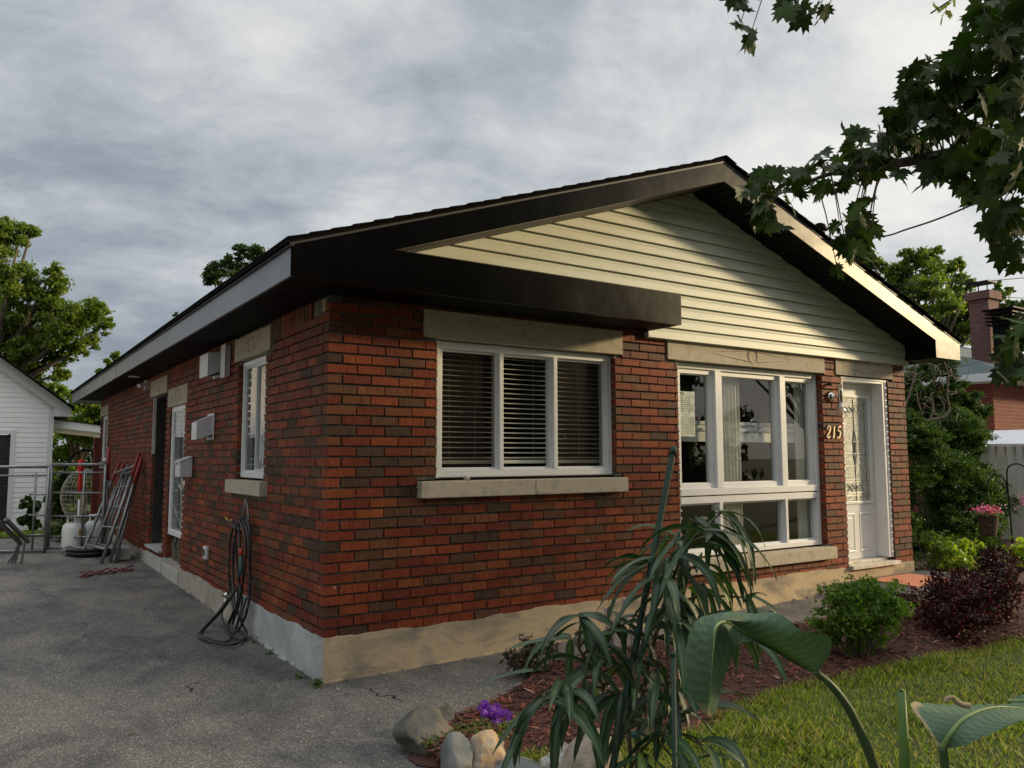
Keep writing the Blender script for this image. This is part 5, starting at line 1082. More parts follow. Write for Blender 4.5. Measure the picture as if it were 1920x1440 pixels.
# salvia
sv = thing('salvia', 'purple flowering salvia spikes behind the long leaved plant', 'flowers', (1.95, -.75, .03)); b = MB(); s_ = MB()
for u, v0, v1 in [(1137, 1210, 1140), (1147, 1215, 1150), (1171, 1215, 1122), (1183, 1220, 1152), (1196, 1220, 1152), (1143, 1220, 1165), (1203, 1225, 1135)]:
    D_ = 4.85; a = Vector(PD(D_, u, 1260)); m_ = Vector(PD(D_, u+1, v0)); e = Vector(PD(D_, u+random.uniform(-3, 3), v1)); s_.tube([a, m_, e], [.003, .0025, .0015], 5)
    for k in range(34):
        p = m_+(e-m_)*random.random(); a_ = random.uniform(0, 6.28); r = random.uniform(.004, .010); p = p+Vector((math.cos(a_)*r, math.sin(a_)*r, 0)); d = .0045
        b.add([tuple(p+Vector((-d, 0, 0))), tuple(p+Vector((0, d, d))), tuple(p+Vector((d, 0, 0))), tuple(p+Vector((0, -d, -d)))], [(0, 1, 2, 3)])
b.build('flower_spikes', mat('purple_floret', [(.16, .06, .26), (.24, .10, .34)], 30, .8), sv, recalc=False); s_.build('stems', LM_G, sv)
# ================================================================== RIGHT SIDE BACKGROUND
nh = thing('neighbour_house', 'red brick neighbour house with grey shingle hip roof, far right', 'house', (14.6, 2.8, 0))
def wallbrick():
    m = bpy.data.materials.new('far_brick'); m.use_nodes = True; t = m.node_tree; b_ = t.nodes['Principled BSDF']; tc = t.nodes.new('ShaderNodeTexCoord')
    s = t.nodes.new('ShaderNodeSeparateXYZ'); t.links.new(tc.outputs['Object'], s.inputs[0]); c = t.nodes.new('ShaderNodeCombineXYZ'); t.links.new(mth(t, 'ADD', s.outputs[0], s.outputs[1]), c.inputs[0]); t.links.new(s.outputs[2], c.inputs[1])
    bt = t.nodes.new('ShaderNodeTexBrick'); t.links.new(c.outputs[0], bt.inputs['Vector']); bt.inputs['Scale'].default_value = 1; bt.inputs['Brick Width'].default_value = .22; bt.inputs['Row Height'].default_value = .075; bt.inputs['Mortar Size'].default_value = .006
    bt.inputs['Color1'].default_value = (.22, .045, .03, 1); bt.inputs['Color2'].default_value = (.15, .035, .025, 1); bt.inputs['Mortar'].default_value = (.20, .12, .10, 1); t.links.new(bt.outputs[0], b_.inputs['Base Color']); b_.inputs['Roughness'].default_value = .9; return m
M_FB = wallbrick()
def roofmat():
    m = bpy.data.materials.new('far_shingle'); m.use_nodes = True; t = m.node_tree; b_ = t.nodes['Principled BSDF']; tc = t.nodes.new('ShaderNodeTexCoord')
    s = t.nodes.new('ShaderNodeSeparateXYZ'); t.links.new(tc.outputs['Object'], s.inputs[0]); c = t.nodes.new('ShaderNodeCombineXYZ'); t.links.new(mth(t, 'SUBTRACT', s.outputs[0], s.outputs[1]), c.inputs[0]); t.links.new(s.outputs[2], c.inputs[1])
    bt = t.nodes.new('ShaderNodeTexBrick'); t.links.new(c.outputs[0], bt.inputs['Vector']); bt.inputs['Scale'].default_value = 1; bt.inputs['Brick Width'].default_value = .3; bt.inputs['Row Height'].default_value = .055; bt.inputs['Mortar Size'].default_value = .006
    bt.inputs['Color1'].default_value = (.075, .105, .105, 1); bt.inputs['Color2'].default_value = (.11, .14, .14, 1); bt.inputs['Mortar'].default_value = (.03, .04, .04, 1); t.links.new(bt.outputs[0], b_.inputs['Base Color']); b_.inputs['Roughness'].default_value = .9; return m
M_FR = roofmat()
b = MB(); b.box(14.6, 25, 2.8, 12, -.1, 2.82); b.build('wall', M_FB, nh)
b = MB(); X0, X1, Y0, Y1, ZE, ZR = 14.05, 25.5, 2.25, 12.5, 2.98, 4.7
b.add([(X0, Y0, ZE), (X1, Y0, ZE), (X1, Y1, ZE), (X0, Y1, ZE), (X0+4.2, 7.3, ZR), (X1-4.2, 7.3, ZR)], [(0, 1, 5, 4), (1, 2, 5), (2, 3, 4, 5), (3, 0, 4)]); rf = b.build('roof', M_FR, nh)
b = MB(); b.box(X0, X1, Y0, Y1, 2.82, 2.975); b.build('fascia', M_WHITE, nh)
b = MB(); c = PD(16.9, 1849, 650); b.box(c[0]-.22, c[0]+.22, c[1]-.2, c[1]+.2, 3.2, 4.80); b.box(c[0]-.27, c[0]+.27, c[1]-.25, c[1]+.25, 4.70, 4.87); chm = b.build('chimney', mat('chimney_brick', [(.20, .10, .085), (.14, .07, .06), (.24, .13, .11)], 5, .9, .6, 14, stretch=(1, 1, 5)), rf)
b = MB(); b.box(c[0]-.2, c[0]+.2, c[1]-.2, c[1]+.2, 5.06, 5.09)
for a, e in ((-.17, -.17), (.17, -.17), (.17, .17), (-.17, .17)): b.tube([(c[0]+a, c[1]+e, 4.86), (c[0]+a, c[1]+e, 5.07)], .012, 5)
b.build('chimney_cap', M_SOFFIT, rf)
b = MB(); c = PD(16.3, 1886, 628); b.box(c[0]-.17, c[0]+.17, c[1]-.17, c[1]+.17, 3.2, 4.22)
for i in range(4): b.box(c[0]-.27-.0*i, c[0]+.27, c[1]-.27, c[1]+.27, 4.06+i*.075, 4.085+i*.075)
b.box(c[0]-.31, c[0]+.31, c[1]-.31, c[1]+.31, 4.36, 4.385); b.build('roof_ventilator', M_SOFFIT, rf)
# fence
fn = thing('fence', 'pale grey slatted wooden fence at the right edge', 'fence', tuple(PD(12.2, 1880, 1000)*np.array([1, 1, 0])))
M_FN = mat('weathered_fence', [(.50, .48, .44), (.38, .36, .33)], 10, .85, stretch=(1, 1, .2))
fa, fb_ = Vector(PD(12.3, 1862, 1000)), Vector(PD(11.8, 2150, 1000)); dv_ = (fb_-fa); n_ = int(dv_.length/.12)
b = MB(); rl = MB(); nrm = Vector((dv_.y, -dv_.x, 0)).normalized()*.012
for i in range(n_):
    p = fa+dv_*(i/n_); q = p+dv_.normalized()*.085
    b.prism([(p.x, p.y), (q.x, q.y), (q.x+nrm.x, q.y+nrm.y), (p.x+nrm.x, p.y+nrm.y)], 'z', .02, 1.55)
b.build('boards', M_FN, fn)
for z in (.3, 1.2, 1.56): rl.tube([(fa.x-nrm.x*2, fa.y-nrm.y*2, z), (fb_.x-nrm.x*2, fb_.y-nrm.y*2, z)], .03, 4)
rl.build('rails', M_FN, fn)
sh = thing('shed', 'white topped small shed behind the slatted fence', 'shed', tuple(PD(14, 1905, 850)*np.array([1, 1, 0])))
c = PD(13.6, 1925, 840); b = MB(); b.box(c[0]-.5, c[0]+.9, c[1]-.4, c[1]+.9, 0, 1.55); b.build('wall', M_FN, sh); b = MB(); b.prism([(c[0]-.6, 1.55), (c[0]+1.0, 1.55), (c[0]+.2, 1.85)], 'y', c[1]-.5, c[1]+1.0); b.build('roof', M_WHITE, sh)
# cedars
LM_CED = leafmat('cedar_green', (.035, .075, .010), (.065, .115, .014), .22, .7)
T_spr = (np.array([(-.5, 0, 0), (-.15, -.16, .02), (.1, -.05, .0), (.2, -.2, .03), (.5, 0, -.06), (.2, .2, .03), (.1, .05, 0), (-.15, .16, .02)]), [(0, 1, 2), (0, 2, 6), (0, 6, 7), (2, 3, 4), (2, 4, 6), (6, 4, 5)])
def cedar(label, x, y, r, h, n, seed, cols=None, top=.35):
    rr = random.Random(seed); bb = []
    for i in range(34):
        z = rr.random()**.9; k = r*(1-z*.5) if z < .75 else r*(1.0-z)*1.6+r*.12; a = rr.uniform(0, 6.28); q = rr.uniform(.35, 1)*k
        bb.append(((x+math.cos(a)*q, y+math.sin(a)*q, .1+z*h), r*rr.uniform(.26, .38)))
    t = leafblob('cedar_shrub', label, 'shrub', (x, y, 0), bb, .062, int(n*1.8), LM_CED, T_spr, stems=20, cols=cols or [(1, 1, 1), (1.35, 1.3, 1), (.65, .75, .8), (.8, .9, .8)], sub=18); return t
cedar('feathery green cedar shrub next to the brick end of the house', 8.35, .95, .62, 1.75, 13000, 1)
cedar('second green cedar shrub behind the pink flower basket', 9.9, 1.15, .62, 1.85, 12000, 2)
cedar('low cedar shrub filling between the two taller ones', 9.0, .75, .6, 1.25, 9000, 3)
cedar('broad cedar closing the gap before the pale fence', 10.9, 1.5, .7, 1.9, 9000, 4)
c = PD(11.0, 1862, 950); cedar('narrow cedar just left of the shepherd hook before the fence', c[0], c[1]+.3, .42, 1.7, 5500, 7)
# dead twiggy thicket and dark evergreen above
tree('evergreen', 'dark evergreen thicket rising above the cedars beside the rake end', 'tree', (10.8, 3.0, 0), bl(13, [(1705, 715, 24), (1735, 700, 26), (1765, 690, 26), (1785, 665, 14), (1720, 750, 28), (1760, 740, 30), (1795, 725, 20), (1830, 745, 12), (1770, 780, 34), (1830, 770, 24), (1700, 800, 30)], .3), .085, 15000, LM_CED, .09, T_spr, sub=14)
dt = thing('dead_branches', 'bare pale twisted branches above the cedar shrub by the house end', 'branches', (8.4, 1.3, 1.6)); b = MB()
rs = random.Random(5)
b.tube(spline([PD(10.6, u, v) for u, v in ((1730, 790), (1755, 786), (1772, 780), (1780, 765), (1776, 740), (1778, 700), (1765, 670))]), [.020]*8+[.018]*8+[.014]*8+[.011]*8+[.009]*8+[.008]*9, 7)
b.tube(spline([PD(10.4, u, v) for u, v in ((1702, 840), (1698, 800), (1695, 770), (1705, 740), (1716, 700), (1712, 670))]), .013, 6)
b.tube(spline([PD(10.4, u, v) for u, v in ((1718, 730), (1722, 755), (1730, 778))]), .008, 5)
b.tube(spline([PD(10.5, u, v) for u, v in ((1742, 790), (1750, 770), (1747, 745))]), .014, 6)
for i in range(60):
    p = Vector(PD(10.2+rs.random(), rs.uniform(1697, 1800), rs.uniform(672, 775))); pts = [p]
    d = Vector((rs.uniform(-1, 1), rs.uniform(-1, 1), rs.uniform(-.7, .7))).normalized()
    for k in range(4): p = p+d*rs.uniform(.04, .1); d = (d+Vector((rs.uniform(-.5, .5), rs.uniform(-.5, .5), rs.uniform(-.5, .4)))).normalized(); pts.append(p)
    b.tube(pts, [.005, .004, .0035, .003, .002], 4)
b.build('bare_twigs', mat('bleached_wood', [(.20, .16, .12), (.12, .095, .07)], 20, .9), dt)
# shepherd hooks with basket
hk = thing('shepherd_hook', 'tall black double shepherd hook pole standing in the right flower bed', 'pole', tuple(PD(9.2, 1902, 1080)))
b = MB(); H = lambda u, v: tuple(PD(9.2, u, v)); b.tube(spline([H(1903, 1085), H(1897, 1000), H(1890, 920), H(1888, 885), H(1894, 873), (H(1910, 870)), H(1925, 880), H(1930, 900)]), .009, 8); b.build('tall_hook', M_SOFFIT, hk, smooth=True)
b = MB(); b.tube(spline([H(1890, 930), H(1886, 905), H(1874, 891), H(1860, 893), H(1852, 905), H(1852, 925)]), .007, 8); b.build('side_hook', M_SOFFIT, hk, smooth=True)
bk = thing('hanging_basket', 'dark hanging basket of pink and mauve flowers on the shepherd hook', 'flower basket', tuple(PD(9.2, 1853, 1000)))
c = PD(9.2, 1853, 990); b = MB(); b.lathe([(.05, -.09), (.08, -.08), (.115, .14), (.125, .15), (.115, .16)], tuple(c), 18); b.build('basket', mat('dark_basket', [(.05, .03, .025), (.08, .05, .04)], 30, .9, .6, 60), bk)
b = MB(); 
for a in (0, 2.1, 4.2): b.tube([(c[0]+.12*math.cos(a), c[1]+.12*math.sin(a), c[2]+.15), tuple(PD(9.2, 1852, 925))], .002, 4)
b.build('hanger', M_SOFFIT, bk)
k = 240; P = np.array([(c[0]+random.gauss(0, .075), c[1]+random.gauss(0, .075), c[2]+.20+random.gauss(0, .03)) for _ in range(k)]); cc = np.array(random.choices([(.75, .10, .28), (.62, .22, .50), (.80, .42, .55), (.75, .04, .12)], k=k))
leaves('blossoms', T_oval(), P, rng.uniform(.02, .04, k), rots(k), mat('petal', [(.95, .95, .95), (1, 1, 1)], 9, .7, attr=True, transl=(.3, (1.2, 1.2, 1.2))), bk, cc)
P = np.array([(c[0]+random.gauss(0, .07), c[1]+random.gauss(0, .07), c[2]+.16+random.gauss(0, .03)) for _ in range(200)]); leaves('foliage', T_oval(), P, rng.uniform(.02, .05, 200), rots(200), LM_G, bk)
P = np.array([PD(9.4, 1917+random.gauss(0, 5), 938+random.gauss(0, 7)) for _ in range(60)]); tag(leaves('pink_blossoms', T_oval(), P, rng.uniform(.02, .035, 60), rots(60), MATS['petal'], None, np.array([(.7, .3, .45)]*60), org=tuple(PD(9.4, 1917, 940))), 'small bunch of pink blossoms at the right edge under the tall hook', 'flowers')
# overhead wires
def wire(label, pts, r, m=None): b = MB(); b.tube(spline(pts), r, 6); o = b.build('overhead_wire', m or mat('black_cable', [(.03, .03, .035)], 5, .6), org=tuple(pts[0])); tag(o, label, 'cable', 'overhead wires'); return o
wire('upper thin utility wire crossing the sky behind the neighbour chimney', [PD(26, 1500, 528), PD(26, 1660, 533), PD(25, 1790, 531), PD(24, 1920, 521), PD(23, 2100, 505)], .011)
wire('lower thin utility wire crossing just above the neighbour chimney', [PD(26, 1500, 535), PD(26, 1690, 547), PD(25, 1800, 553), PD(24, 1920, 559), PD(23, 2100, 566)], .009)
wire('thick service cable sagging from the roof edge up into the maple leaves', [(5.2, .6, 3.62), PD(8.6, 1640, 446), PD(8.2, 1700, 430), PD(7.8, 1790, 398), PD(7.2, 1960, 320), PD(6.6, 2300, 150)], .009)
wire('short black cable hanging down out of the maple branch beside the roof', [PD(4.25, 1662, 300), PD(4.25, 1652, 330), PD(4.25, 1641, 358), PD(4.25, 1633, 392)], .004)
# ================================================================== FOREGROUND MAPLE
mp_ = thing('maple_tree', 'large dark maple whose leafy branches hang over the top right corner', 'tree', (4.6, -6.9, 0))
LM_M = leafmat('norway_maple_leaf', (.017, .036, .008), (.036, .062, .011), .20, .6, (1.3, 1.5, .5), .22)
b = MB(); base = Vector((4.6, -6.9, -.1)); fork = Vector((4.4, -6.6, 2.6)); crown = Vector((4.3, -6.6, 4.9))
b.tube([base, base+Vector((0, .05, .9)), fork, crown, crown+Vector((.1, 0, 2.2))], [.27, .22, .19, .13, .06], 12)
LIMB = [tuple(fork), tuple(fork+Vector((-.5, 1.2, .35))), tuple(PD(3.3, 2250, 330)), tuple(PD(3.5, 2050, 315)), tuple(PD(3.7, 1900, 290)), tuple(PD(3.9, 1790, 288)), tuple(PD(4.1, 1690, 305)), tuple(PD(4.3, 1600, 315)), tuple(PD(4.4, 1530, 335)), tuple(PD(4.5, 1460, 365)), tuple(PD(4.5, 1415, 395))]
sp_ = spline(LIMB, 5); nS = len(sp_); b.tube(sp_, [max(.004, .085*(1-i/nS)**1.35) for i in range(nS)], 8)
CL = [(1410, 372, 26, 4.5), (1438, 352, 24, 4.5), (1425, 405, 22, 4.5), (1465, 335, 22, 4.4), (1462, 425, 12, 4.5), (1500, 335, 24, 4.4), (1492, 372, 14, 4.4), (1545, 310, 26, 4.3), (1600, 290, 26, 4.3), (1612, 245, 14, 4.2), (1590, 268, 18, 4.2), (1580, 335, 22, 4.3), (1548, 348, 16, 4.3), (1640, 300, 26, 4.2), (1655, 265, 16, 4.1), (1625, 335, 14, 4.2),
      (1605, 420, 22, 4.2), (1585, 455, 20, 4.2), (1620, 470, 18, 4.2), (1575, 425, 12, 4.2), (1596, 488, 14, 4.2), (1632, 440, 14, 4.2), (1600, 395, 12, 4.2), (1570, 505, 8, 4.2), (1622, 372, 8, 4.2),
      (1700, 185, 26, 3.9), (1720, 150, 22, 3.9), (1760, 125, 26, 3.8), (1690, 225, 24, 3.9), (1735, 205, 34, 3.8), (1785, 175, 38, 3.7), (1680, 275, 26, 4.0), (1730, 270, 30, 3.9), (1780, 250, 36, 3.8), (1830, 100, 36, 3.6), (1845, 180, 44, 3.6), (1890, 60, 40, 3.4), (1905, 150, 50, 3.4), (1885, 250, 48, 3.5), (1830, 270, 36, 3.6), (1850, 335, 36, 3.6), (1795, 318, 22, 3.7), (1905, 330, 42, 3.4), (1815, 355, 16, 3.6), (1870, 395, 34, 3.5), (1905, 420, 38, 3.4), (1885, 465, 20, 3.4), (1910, 490, 14, 3.4), (1745, 322, 16, 3.8), (1700, 322, 12, 3.9), (1722, 122, 12, 3.9), (1820, 68, 16, 3.6), (1850, 30, 26, 3.5), (1905, 10, 34, 3.4), (1860, 440, 12, 3.5),
      (1905, 640, 22, 2.9), (1895, 680, 18, 2.9), (1920, 605, 18, 2.9), (1885, 712, 10, 2.9), (1925, 700, 20, 2.9),
      (1388, 45, 10, 4.2), (1402, 80, 10, 4.2), (1395, 10, 12, 4.1), (1385, -5, 14, 4.0), (1470, 14, 12, 4.1), (1500, 30, 10, 4.1), (1530, 36, 12, 4.1), (1495, -8, 18, 4.0), (1430, -15, 14, 4.0), (1550, 25, 6, 4.1)]
P = []; D = []; S = []; Cc = []; tw = MB()
for u, v, r, d in CL:
    n = max(2, int((r/10.5)**2*(1.6 if r < 30 else 1.15))); cpt = Vector(PD(d, u, v)); near = min(sp_, key=lambda q: (q-cpt).length)
    if (near-cpt).length < .75: tw.tube([near, near+(cpt-near)*.5+Vector((0, 0, .04)), cpt], [.0045, .0035, .002], 5)
    elif v < 120 and u < 1600: tw.tube([cpt+Vector((.25, -.5, 1.1)), cpt+Vector((.05, -.15, .4)), cpt], [.005, .0035, .002], 5)
    for i in range(n):
        a = random.uniform(0, 6.28); q = random.random()**.5*r; dd = random.gauss(0, .10+.0025*r)
        p = Vector(PD(d+dd, u+q*math.cos(a), v+q*math.sin(a))); P.append(p); S.append(random.uniform(.085, .15))
        D.append((random.uniform(-1, 1), random.uniform(-1, 1), random.uniform(-1.3, -.05)))
        k = random.uniform(.7, 1.3); Cc.append((k, k*random.uniform(.9, 1.1), k))
        if random.random() < .7: tw.tube([p+(cpt-p)*.75+Vector((0, 0, .02)), p], [.0018, .0012], 3)
P = np.array([tuple(p) for p in P]); D = np.array(D); U = np.tile([-.35, -.3, 1.], (len(P), 1))
leaves('hanging_leaves', T_maple(), P, np.array(S)*.92, frames(D, U, .75), LM_M, mp_, np.array(Cc))
# a few yellow new leaves at the very top
P = np.array([PD(3.7, u, v) for u, v in ((1756, 12), (1772, 10), (1780, 25), (1788, 4), (1765, 35), (1868, 22), (1880, 8), (1890, 30), (1858, 38))]); k = len(P)
leaves('young_leaves', T_maple(), P, rng.uniform(.04, .075, k), frames(np.stack([rng.normal(size=k), rng.normal(size=k), -np.ones(k)], 1), np.tile([-.3, -.5, 1.], (k, 1)), .5), leafmat('young_maple_leaf', (.26, .26, .03), (.32, .30, .05), .4), mp_)
tw.tube([PD(3.7, 1745, 25), PD(3.7, 1775, 5), PD(3.6, 1830, -30)], .004, 5)
# full crown above and behind the viewer's right shoulder
bb = []; rs = random.Random(3)
for i in range(26):
    a = rs.uniform(0, 6.28); q = rs.random()**.5*2.9; bb.append((crown+Vector((math.cos(a)*q*1.15, math.sin(a)*q-.7, rs.uniform(-2.3, 2.2)*(1-q/5.6))), .95))
Pp = []
for c, r in bb:
    cs = rng.normal(size=(22, 3)); cs /= np.linalg.norm(cs, axis=1)[:, None]; cs = cs*(rng.random(22)**.4)[:, None]*r+np.array(tuple(c)); idx = rng.integers(0, 22, 210); Pp.append(cs[idx]+rng.normal(size=(210, 3))*.16)
    b.tube([crown-Vector((0, 0, 1.2)), crown+(c-crown)*.6, c], [.05, .03, .01], 5)
Pp = np.concatenate(Pp); k = len(Pp)
# keep the crown out of the photographed view cone
rel = Pp-CP; dz = rel@CF; uu = np.where(dz > .1, 960+FPX*(rel@CR)/np.maximum(dz, .1), 9999); keep = (dz < .1) | (uu > 2020); Pp = Pp[keep]; k = len(Pp)
leaves('crown', T_maple(), Pp, rng.uniform(.12, .18, k), frames(np.stack([rng.normal(size=k), rng.normal(size=k), -rng.random(k)], 1), np.tile([0, 0, 1.], (k, 1)), .7), LM_M, mp_)
b.build('trunk', M_BARK, mp_, smooth=True); tw.build('twigs', mat('brown_twig', [(.05, .04, .025), (.08, .06, .03)], 9, .8), mp_)
# ================================================================== LONG LEAVED PLANT (foreground centre)
fi = thing('long_leaf_ficus', 'tall plant with long narrow drooping dark green leaves in the foreground', 'plant', tuple(PD(2.45, 1205, 1440)*np.array([1, 1, 0])))
def lfmat(name, top, vein, sheen=.38, tr=.18):
    m = bpy.data.materials.new(name); m.use_nodes = True; t = m.node_tree; p = t.nodes['Principled BSDF']
    at = t.nodes.new('ShaderNodeAttribute'); at.attribute_name = 'Col'; s = t.nodes.new('ShaderNodeSeparateColor'); t.links.new(at.outputs['Color'], s.inputs[0])
    mm = t.nodes.new('ShaderNodeMix'); mm.data_type = 'RGBA'; t.links.new(s.outputs[0], mm.inputs[0]); mm.inputs[6].default_value = (*top, 1); mm.inputs[7].default_value = (*vein, 1)
    vm = t.nodes.new('ShaderNodeVectorMath'); vm.operation = 'SCALE'; t.links.new(mm.outputs[2], vm.inputs[0]); t.links.new(s.outputs[1], vm.inputs['Scale'])
    bm_ = t.nodes.new('ShaderNodeMix'); bm_.data_type = 'RGBA'; t.links.new(s.outputs[2], bm_.inputs[0]); t.links.new(vm.outputs[0], bm_.inputs[6]); bm_.inputs[7].default_value = (.34, .26, .13, 1)
    t.links.new(bm_.outputs[2], p.inputs['Base Color']); p.inputs['Roughness'].default_value = sheen; p.inputs['Specular IOR Level'].default_value = .55
    tr_ = t.nodes.new('ShaderNodeBsdfTranslucent'); q = t.nodes.new('ShaderNodeVectorMath'); q.operation = 'MULTIPLY'; q.inputs[1].default_value = (1.4, 1.7, .5); t.links.new(vm.outputs[0], q.inputs[0]); t.links.new(q.outputs[0], tr_.inputs[0])
    ms = t.nodes.new('ShaderNodeMixShader'); ms.inputs[0].default_value = tr; t.links.new(p.outputs[0], ms.inputs[1]); t.links.new(tr_.outputs[0], ms.inputs[2]); t.links.new(ms.outputs[0], t.nodes['Material Output'].inputs[0])
    tc = t.nodes.new('ShaderNodeTexCoord'); bn = t.nodes.new('ShaderNodeBump'); bn.inputs['Strength'].default_value = .25; bn.inputs['Distance'].default_value = .004; t.links.new(noise(t, tc.outputs['Object'], 45, 3), bn.inputs['Height']); t.links.new(bn.outputs[0], p.inputs['Normal'])
    return m
M_FIC = lfmat('ficus_leaf', (.022, .052, .020), (.06, .11, .045), .46); M_FICN = lfmat('ficus_new_leaf', (.11, .20, .025), (.17, .25, .05), tr=.3)
def lance(mb, base, d, L, W, droop, roll, bright=1., fold=.35, seg=12):
    p = Vector(base); d = Vector(d).normalized(); rows = []; st = L/seg
    sd = d.cross(Vector((0, 0, 1))); sd = sd.normalized() if sd.length > .05 else Vector((1, 0, 0)); sd = Matrix.Rotation(roll, 3, d) @ sd
    cols = []
    for i in range(seg+1):
        t = i/seg; w_ = W*.5*(math.sin(math.pi*min(1, t*.93+.04)**.8)**.85)*(1 if t < .97 else .3)
        if t < .08: w_ = W*.06
        n = sd.cross(d).normalized(); wv = .06*W*math.sin(t*14+roll*3)
        rows.append([p-sd*w_*1.0+n*(w_*fold+wv), p-sd*w_*.5+n*w_*fold*.42, p-sd*W*.03+n*0, p+sd*W*.03, p+sd*w_*.5+n*w_*fold*.42, p+sd*w_*1.0+n*(w_*fold-wv)])
        cols.append([(0.15, bright, 0), (0, bright, 0), (1, bright, 0), (1, bright, 0), (0, bright, 0), (.15, bright, 0)])
        d = (d+Vector((0, 0, -1))*droop*st/L*2.4*(.35+t)).normalized(); sd = (sd-d*sd.dot(d)).normalized(); p = p+d*st
    o = len(mb.v); mb.v += [tuple(q) for r in rows for q in r]; mb.c += [c for r in cols for c in r]
    for i in range(seg):
        for j in range(5): mb.f.append([o+i*6+j, o+i*6+j+1, o+(i+1)*6+j+1, o+(i+1)*6+j]); mb.m.append(0)
fb = MB(); fnw = MB(); stm = MB(); rs = random.Random(21)
FN = [(1352, 962, 2.45, 6, 1.0), (1330, 985, 2.4, 5, .9), (1300, 980, 2.45, 7, 1.15), (1322, 1005, 2.35, 6, 1.0), (1275, 1015, 2.5, 7, 1.1), (1255, 1050, 2.4, 7, 1.05), (1300, 1065, 2.5, 6, 1.1), (1225, 1065, 2.45, 6, 1.05), (1240, 1100, 2.35, 7, 1.1), (1280, 1120, 2.4, 7, 1.1), (1320, 1095, 2.5, 5, 1.0), (1255, 1160, 2.3, 6, 1.0), (1232, 1190, 2.4, 6, 1.0), (1300, 1170, 2.45, 5, 1.0),
      (1395, 1120, 2.5, 3, .8), (1372, 1180, 2.5, 8, 1.05), (1090, 1165, 2.35, 7, .85), (1075, 1200, 2.4, 6, .85), (1120, 1195, 2.3, 5, .9), (1158, 1172, 2.4, 8, .95), (1135, 1235, 2.35, 7, 1.0), (1175, 1240, 2.45, 6, 1.0), (1105, 1255, 2.3, 5, .9), (1020, 1300, 2.2, 6, 1.1), (1055, 1295, 2.25, 7, 1.0), (1095, 1310, 2.3, 6, 1.0), (1200, 1290, 2.4, 6, 1.0), (1235, 1250, 2.35, 6, 1.0), (1160, 1300, 2.3, 6, 1.05),
      (1260, 1300, 2.3, 7, 1.0), (1290, 1335, 2.25, 7, 1.0), (1250, 1370, 2.2, 7, 1.1), (1310, 1395, 2.2, 6, 1.0), (1205, 1420, 2.2, 6, 1.2), (1280, 1440, 2.15, 7, 1.0), (1215, 1340, 2.4, 5, 1.0)]
trunkp = [Vector(PD(2.45, 1195, 1800)), Vector(PD(2.45, 1196, 1420)), Vector(PD(2.45, 1210, 1280)), Vector(PD(2.45, 1240, 1150)), Vector(PD(2.45, 1275, 1050))]
tsp = spline([Vector((trunkp[0].x, trunkp[0].y, -.02))]+trunkp[1:], 8)
stm.tube(tsp, [.011*(1-.5*i/len(tsp)) for i in range(len(tsp))], 7)
t2 = spline([Vector((trunkp[0].x+.03, trunkp[0].y+.03, -.02)), Vector(PD(2.5, 1182, 1400)), Vector(PD(2.45, 1170, 1330)), Vector(PD(2.4, 1120, 1270)), Vector(PD(2.35, 1085, 1215))], 8); stm.tube(t2, [.010*(1-.5*i/len(t2)) for i in range(len(t2))], 7)
for u, v, d, n, s in FN:
    c = Vector(PD(d, u, v)); near = min(tsp+t2, key=lambda q: (q-c).length+(0 if q.z < c.z else .12)); stm.tube([near, near+(c-near)*.5+Vector((0, 0, .02)), c], [.005, .004, .003], 5)
    out = (c-near); out.z = 0; out = out.normalized() if out.length > .02 else Vector((rs.uniform(-1, 1), rs.uniform(-1, 1), 0)).normalized()
    a0 = math.atan2(out.y, out.x)
    for i in range(max(3, int(n*.95))):
        a = a0+rs.gauss(0, 1.3); el = rs.uniform(-.9, .75) if v > 990 else rs.uniform(-.9, .35); dd = Vector((math.cos(a), math.sin(a), el)); L = s*rs.uniform(.17, .27); W_l = rs.uniform(.022, .034)
        tgt = fnw if rs.random() < .06 else fb
        stp = c+Vector((rs.uniform(-.015, .015), rs.uniform(-.015, .015), rs.uniform(-.02, .02)))
        stm.tube([c, stp+dd.normalized()*.01], [.0022, .0018], 4)
        lance(tgt, stp, dd, L, W_l, rs.uniform(.55, 1.6), rs.uniform(-.7, .7), rs.uniform(.7, 1.25), rs.uniform(.2, .6))
# hand placed outer leaves
for p0, p1, W_l, dr in [((1345, 965, 2.45), (1395, 985, 2.4), .024, 3.2), ((1352, 963, 2.45), (1372, 968, 2.42), .026, 3.4), ((1290, 1000, 2.4), (1240, 1030, 2.3), .030, .7), ((1300, 1010, 2.35), (1255, 1060, 2.25), .030, .6), ((1395, 1130, 2.5), (1412, 1110, 2.4), .02, .4), ((1245, 1045, 2.4), (1170, 1040, 2.3), .022, .8), ((1250, 1075, 2.4), (1180, 1090, 2.3), .026, 1.0),
                        ((1230, 1050, 2.4), (1150, 1085, 2.35), .026, .7), ((1230, 1110, 2.4), (1165, 1115, 2.3), .024, 1.2), ((1030, 1255, 2.3), (985, 1258, 2.25), .024, .25), ((1090, 1200, 2.35), (1030, 1195, 2.3), .022, .35), ((1040, 1295, 2.25), (985, 1330, 2.2), .024, .6), ((1010, 1310, 2.2), (985, 1350, 2.15), .026, .5)]:
    a, b2 = Vector(PD(p0[2], p0[0], p0[1])), Vector(PD(p1[2], p1[0], p1[1])); lance(fb, a, b2-a, .25, W_l, dr*.6, rs.uniform(-.3, .3), 1.0)
fb.build('long_leaves', M_FIC, fi, recalc=False, smooth=True); fnw.build('new_leaves', M_FICN, fi, recalc=False, smooth=True); stm.build('stems', mat('ficus_stem', [(.07, .06, .035), (.11, .10, .06)], 15, .8), fi, smooth=True)
stk = thing('plant_stake', 'dark green ribbed garden stake leaning above the long leaved plant', 'stake', tuple(PD(2.45, 1190, 1440)*np.array([1, 1, 0])))
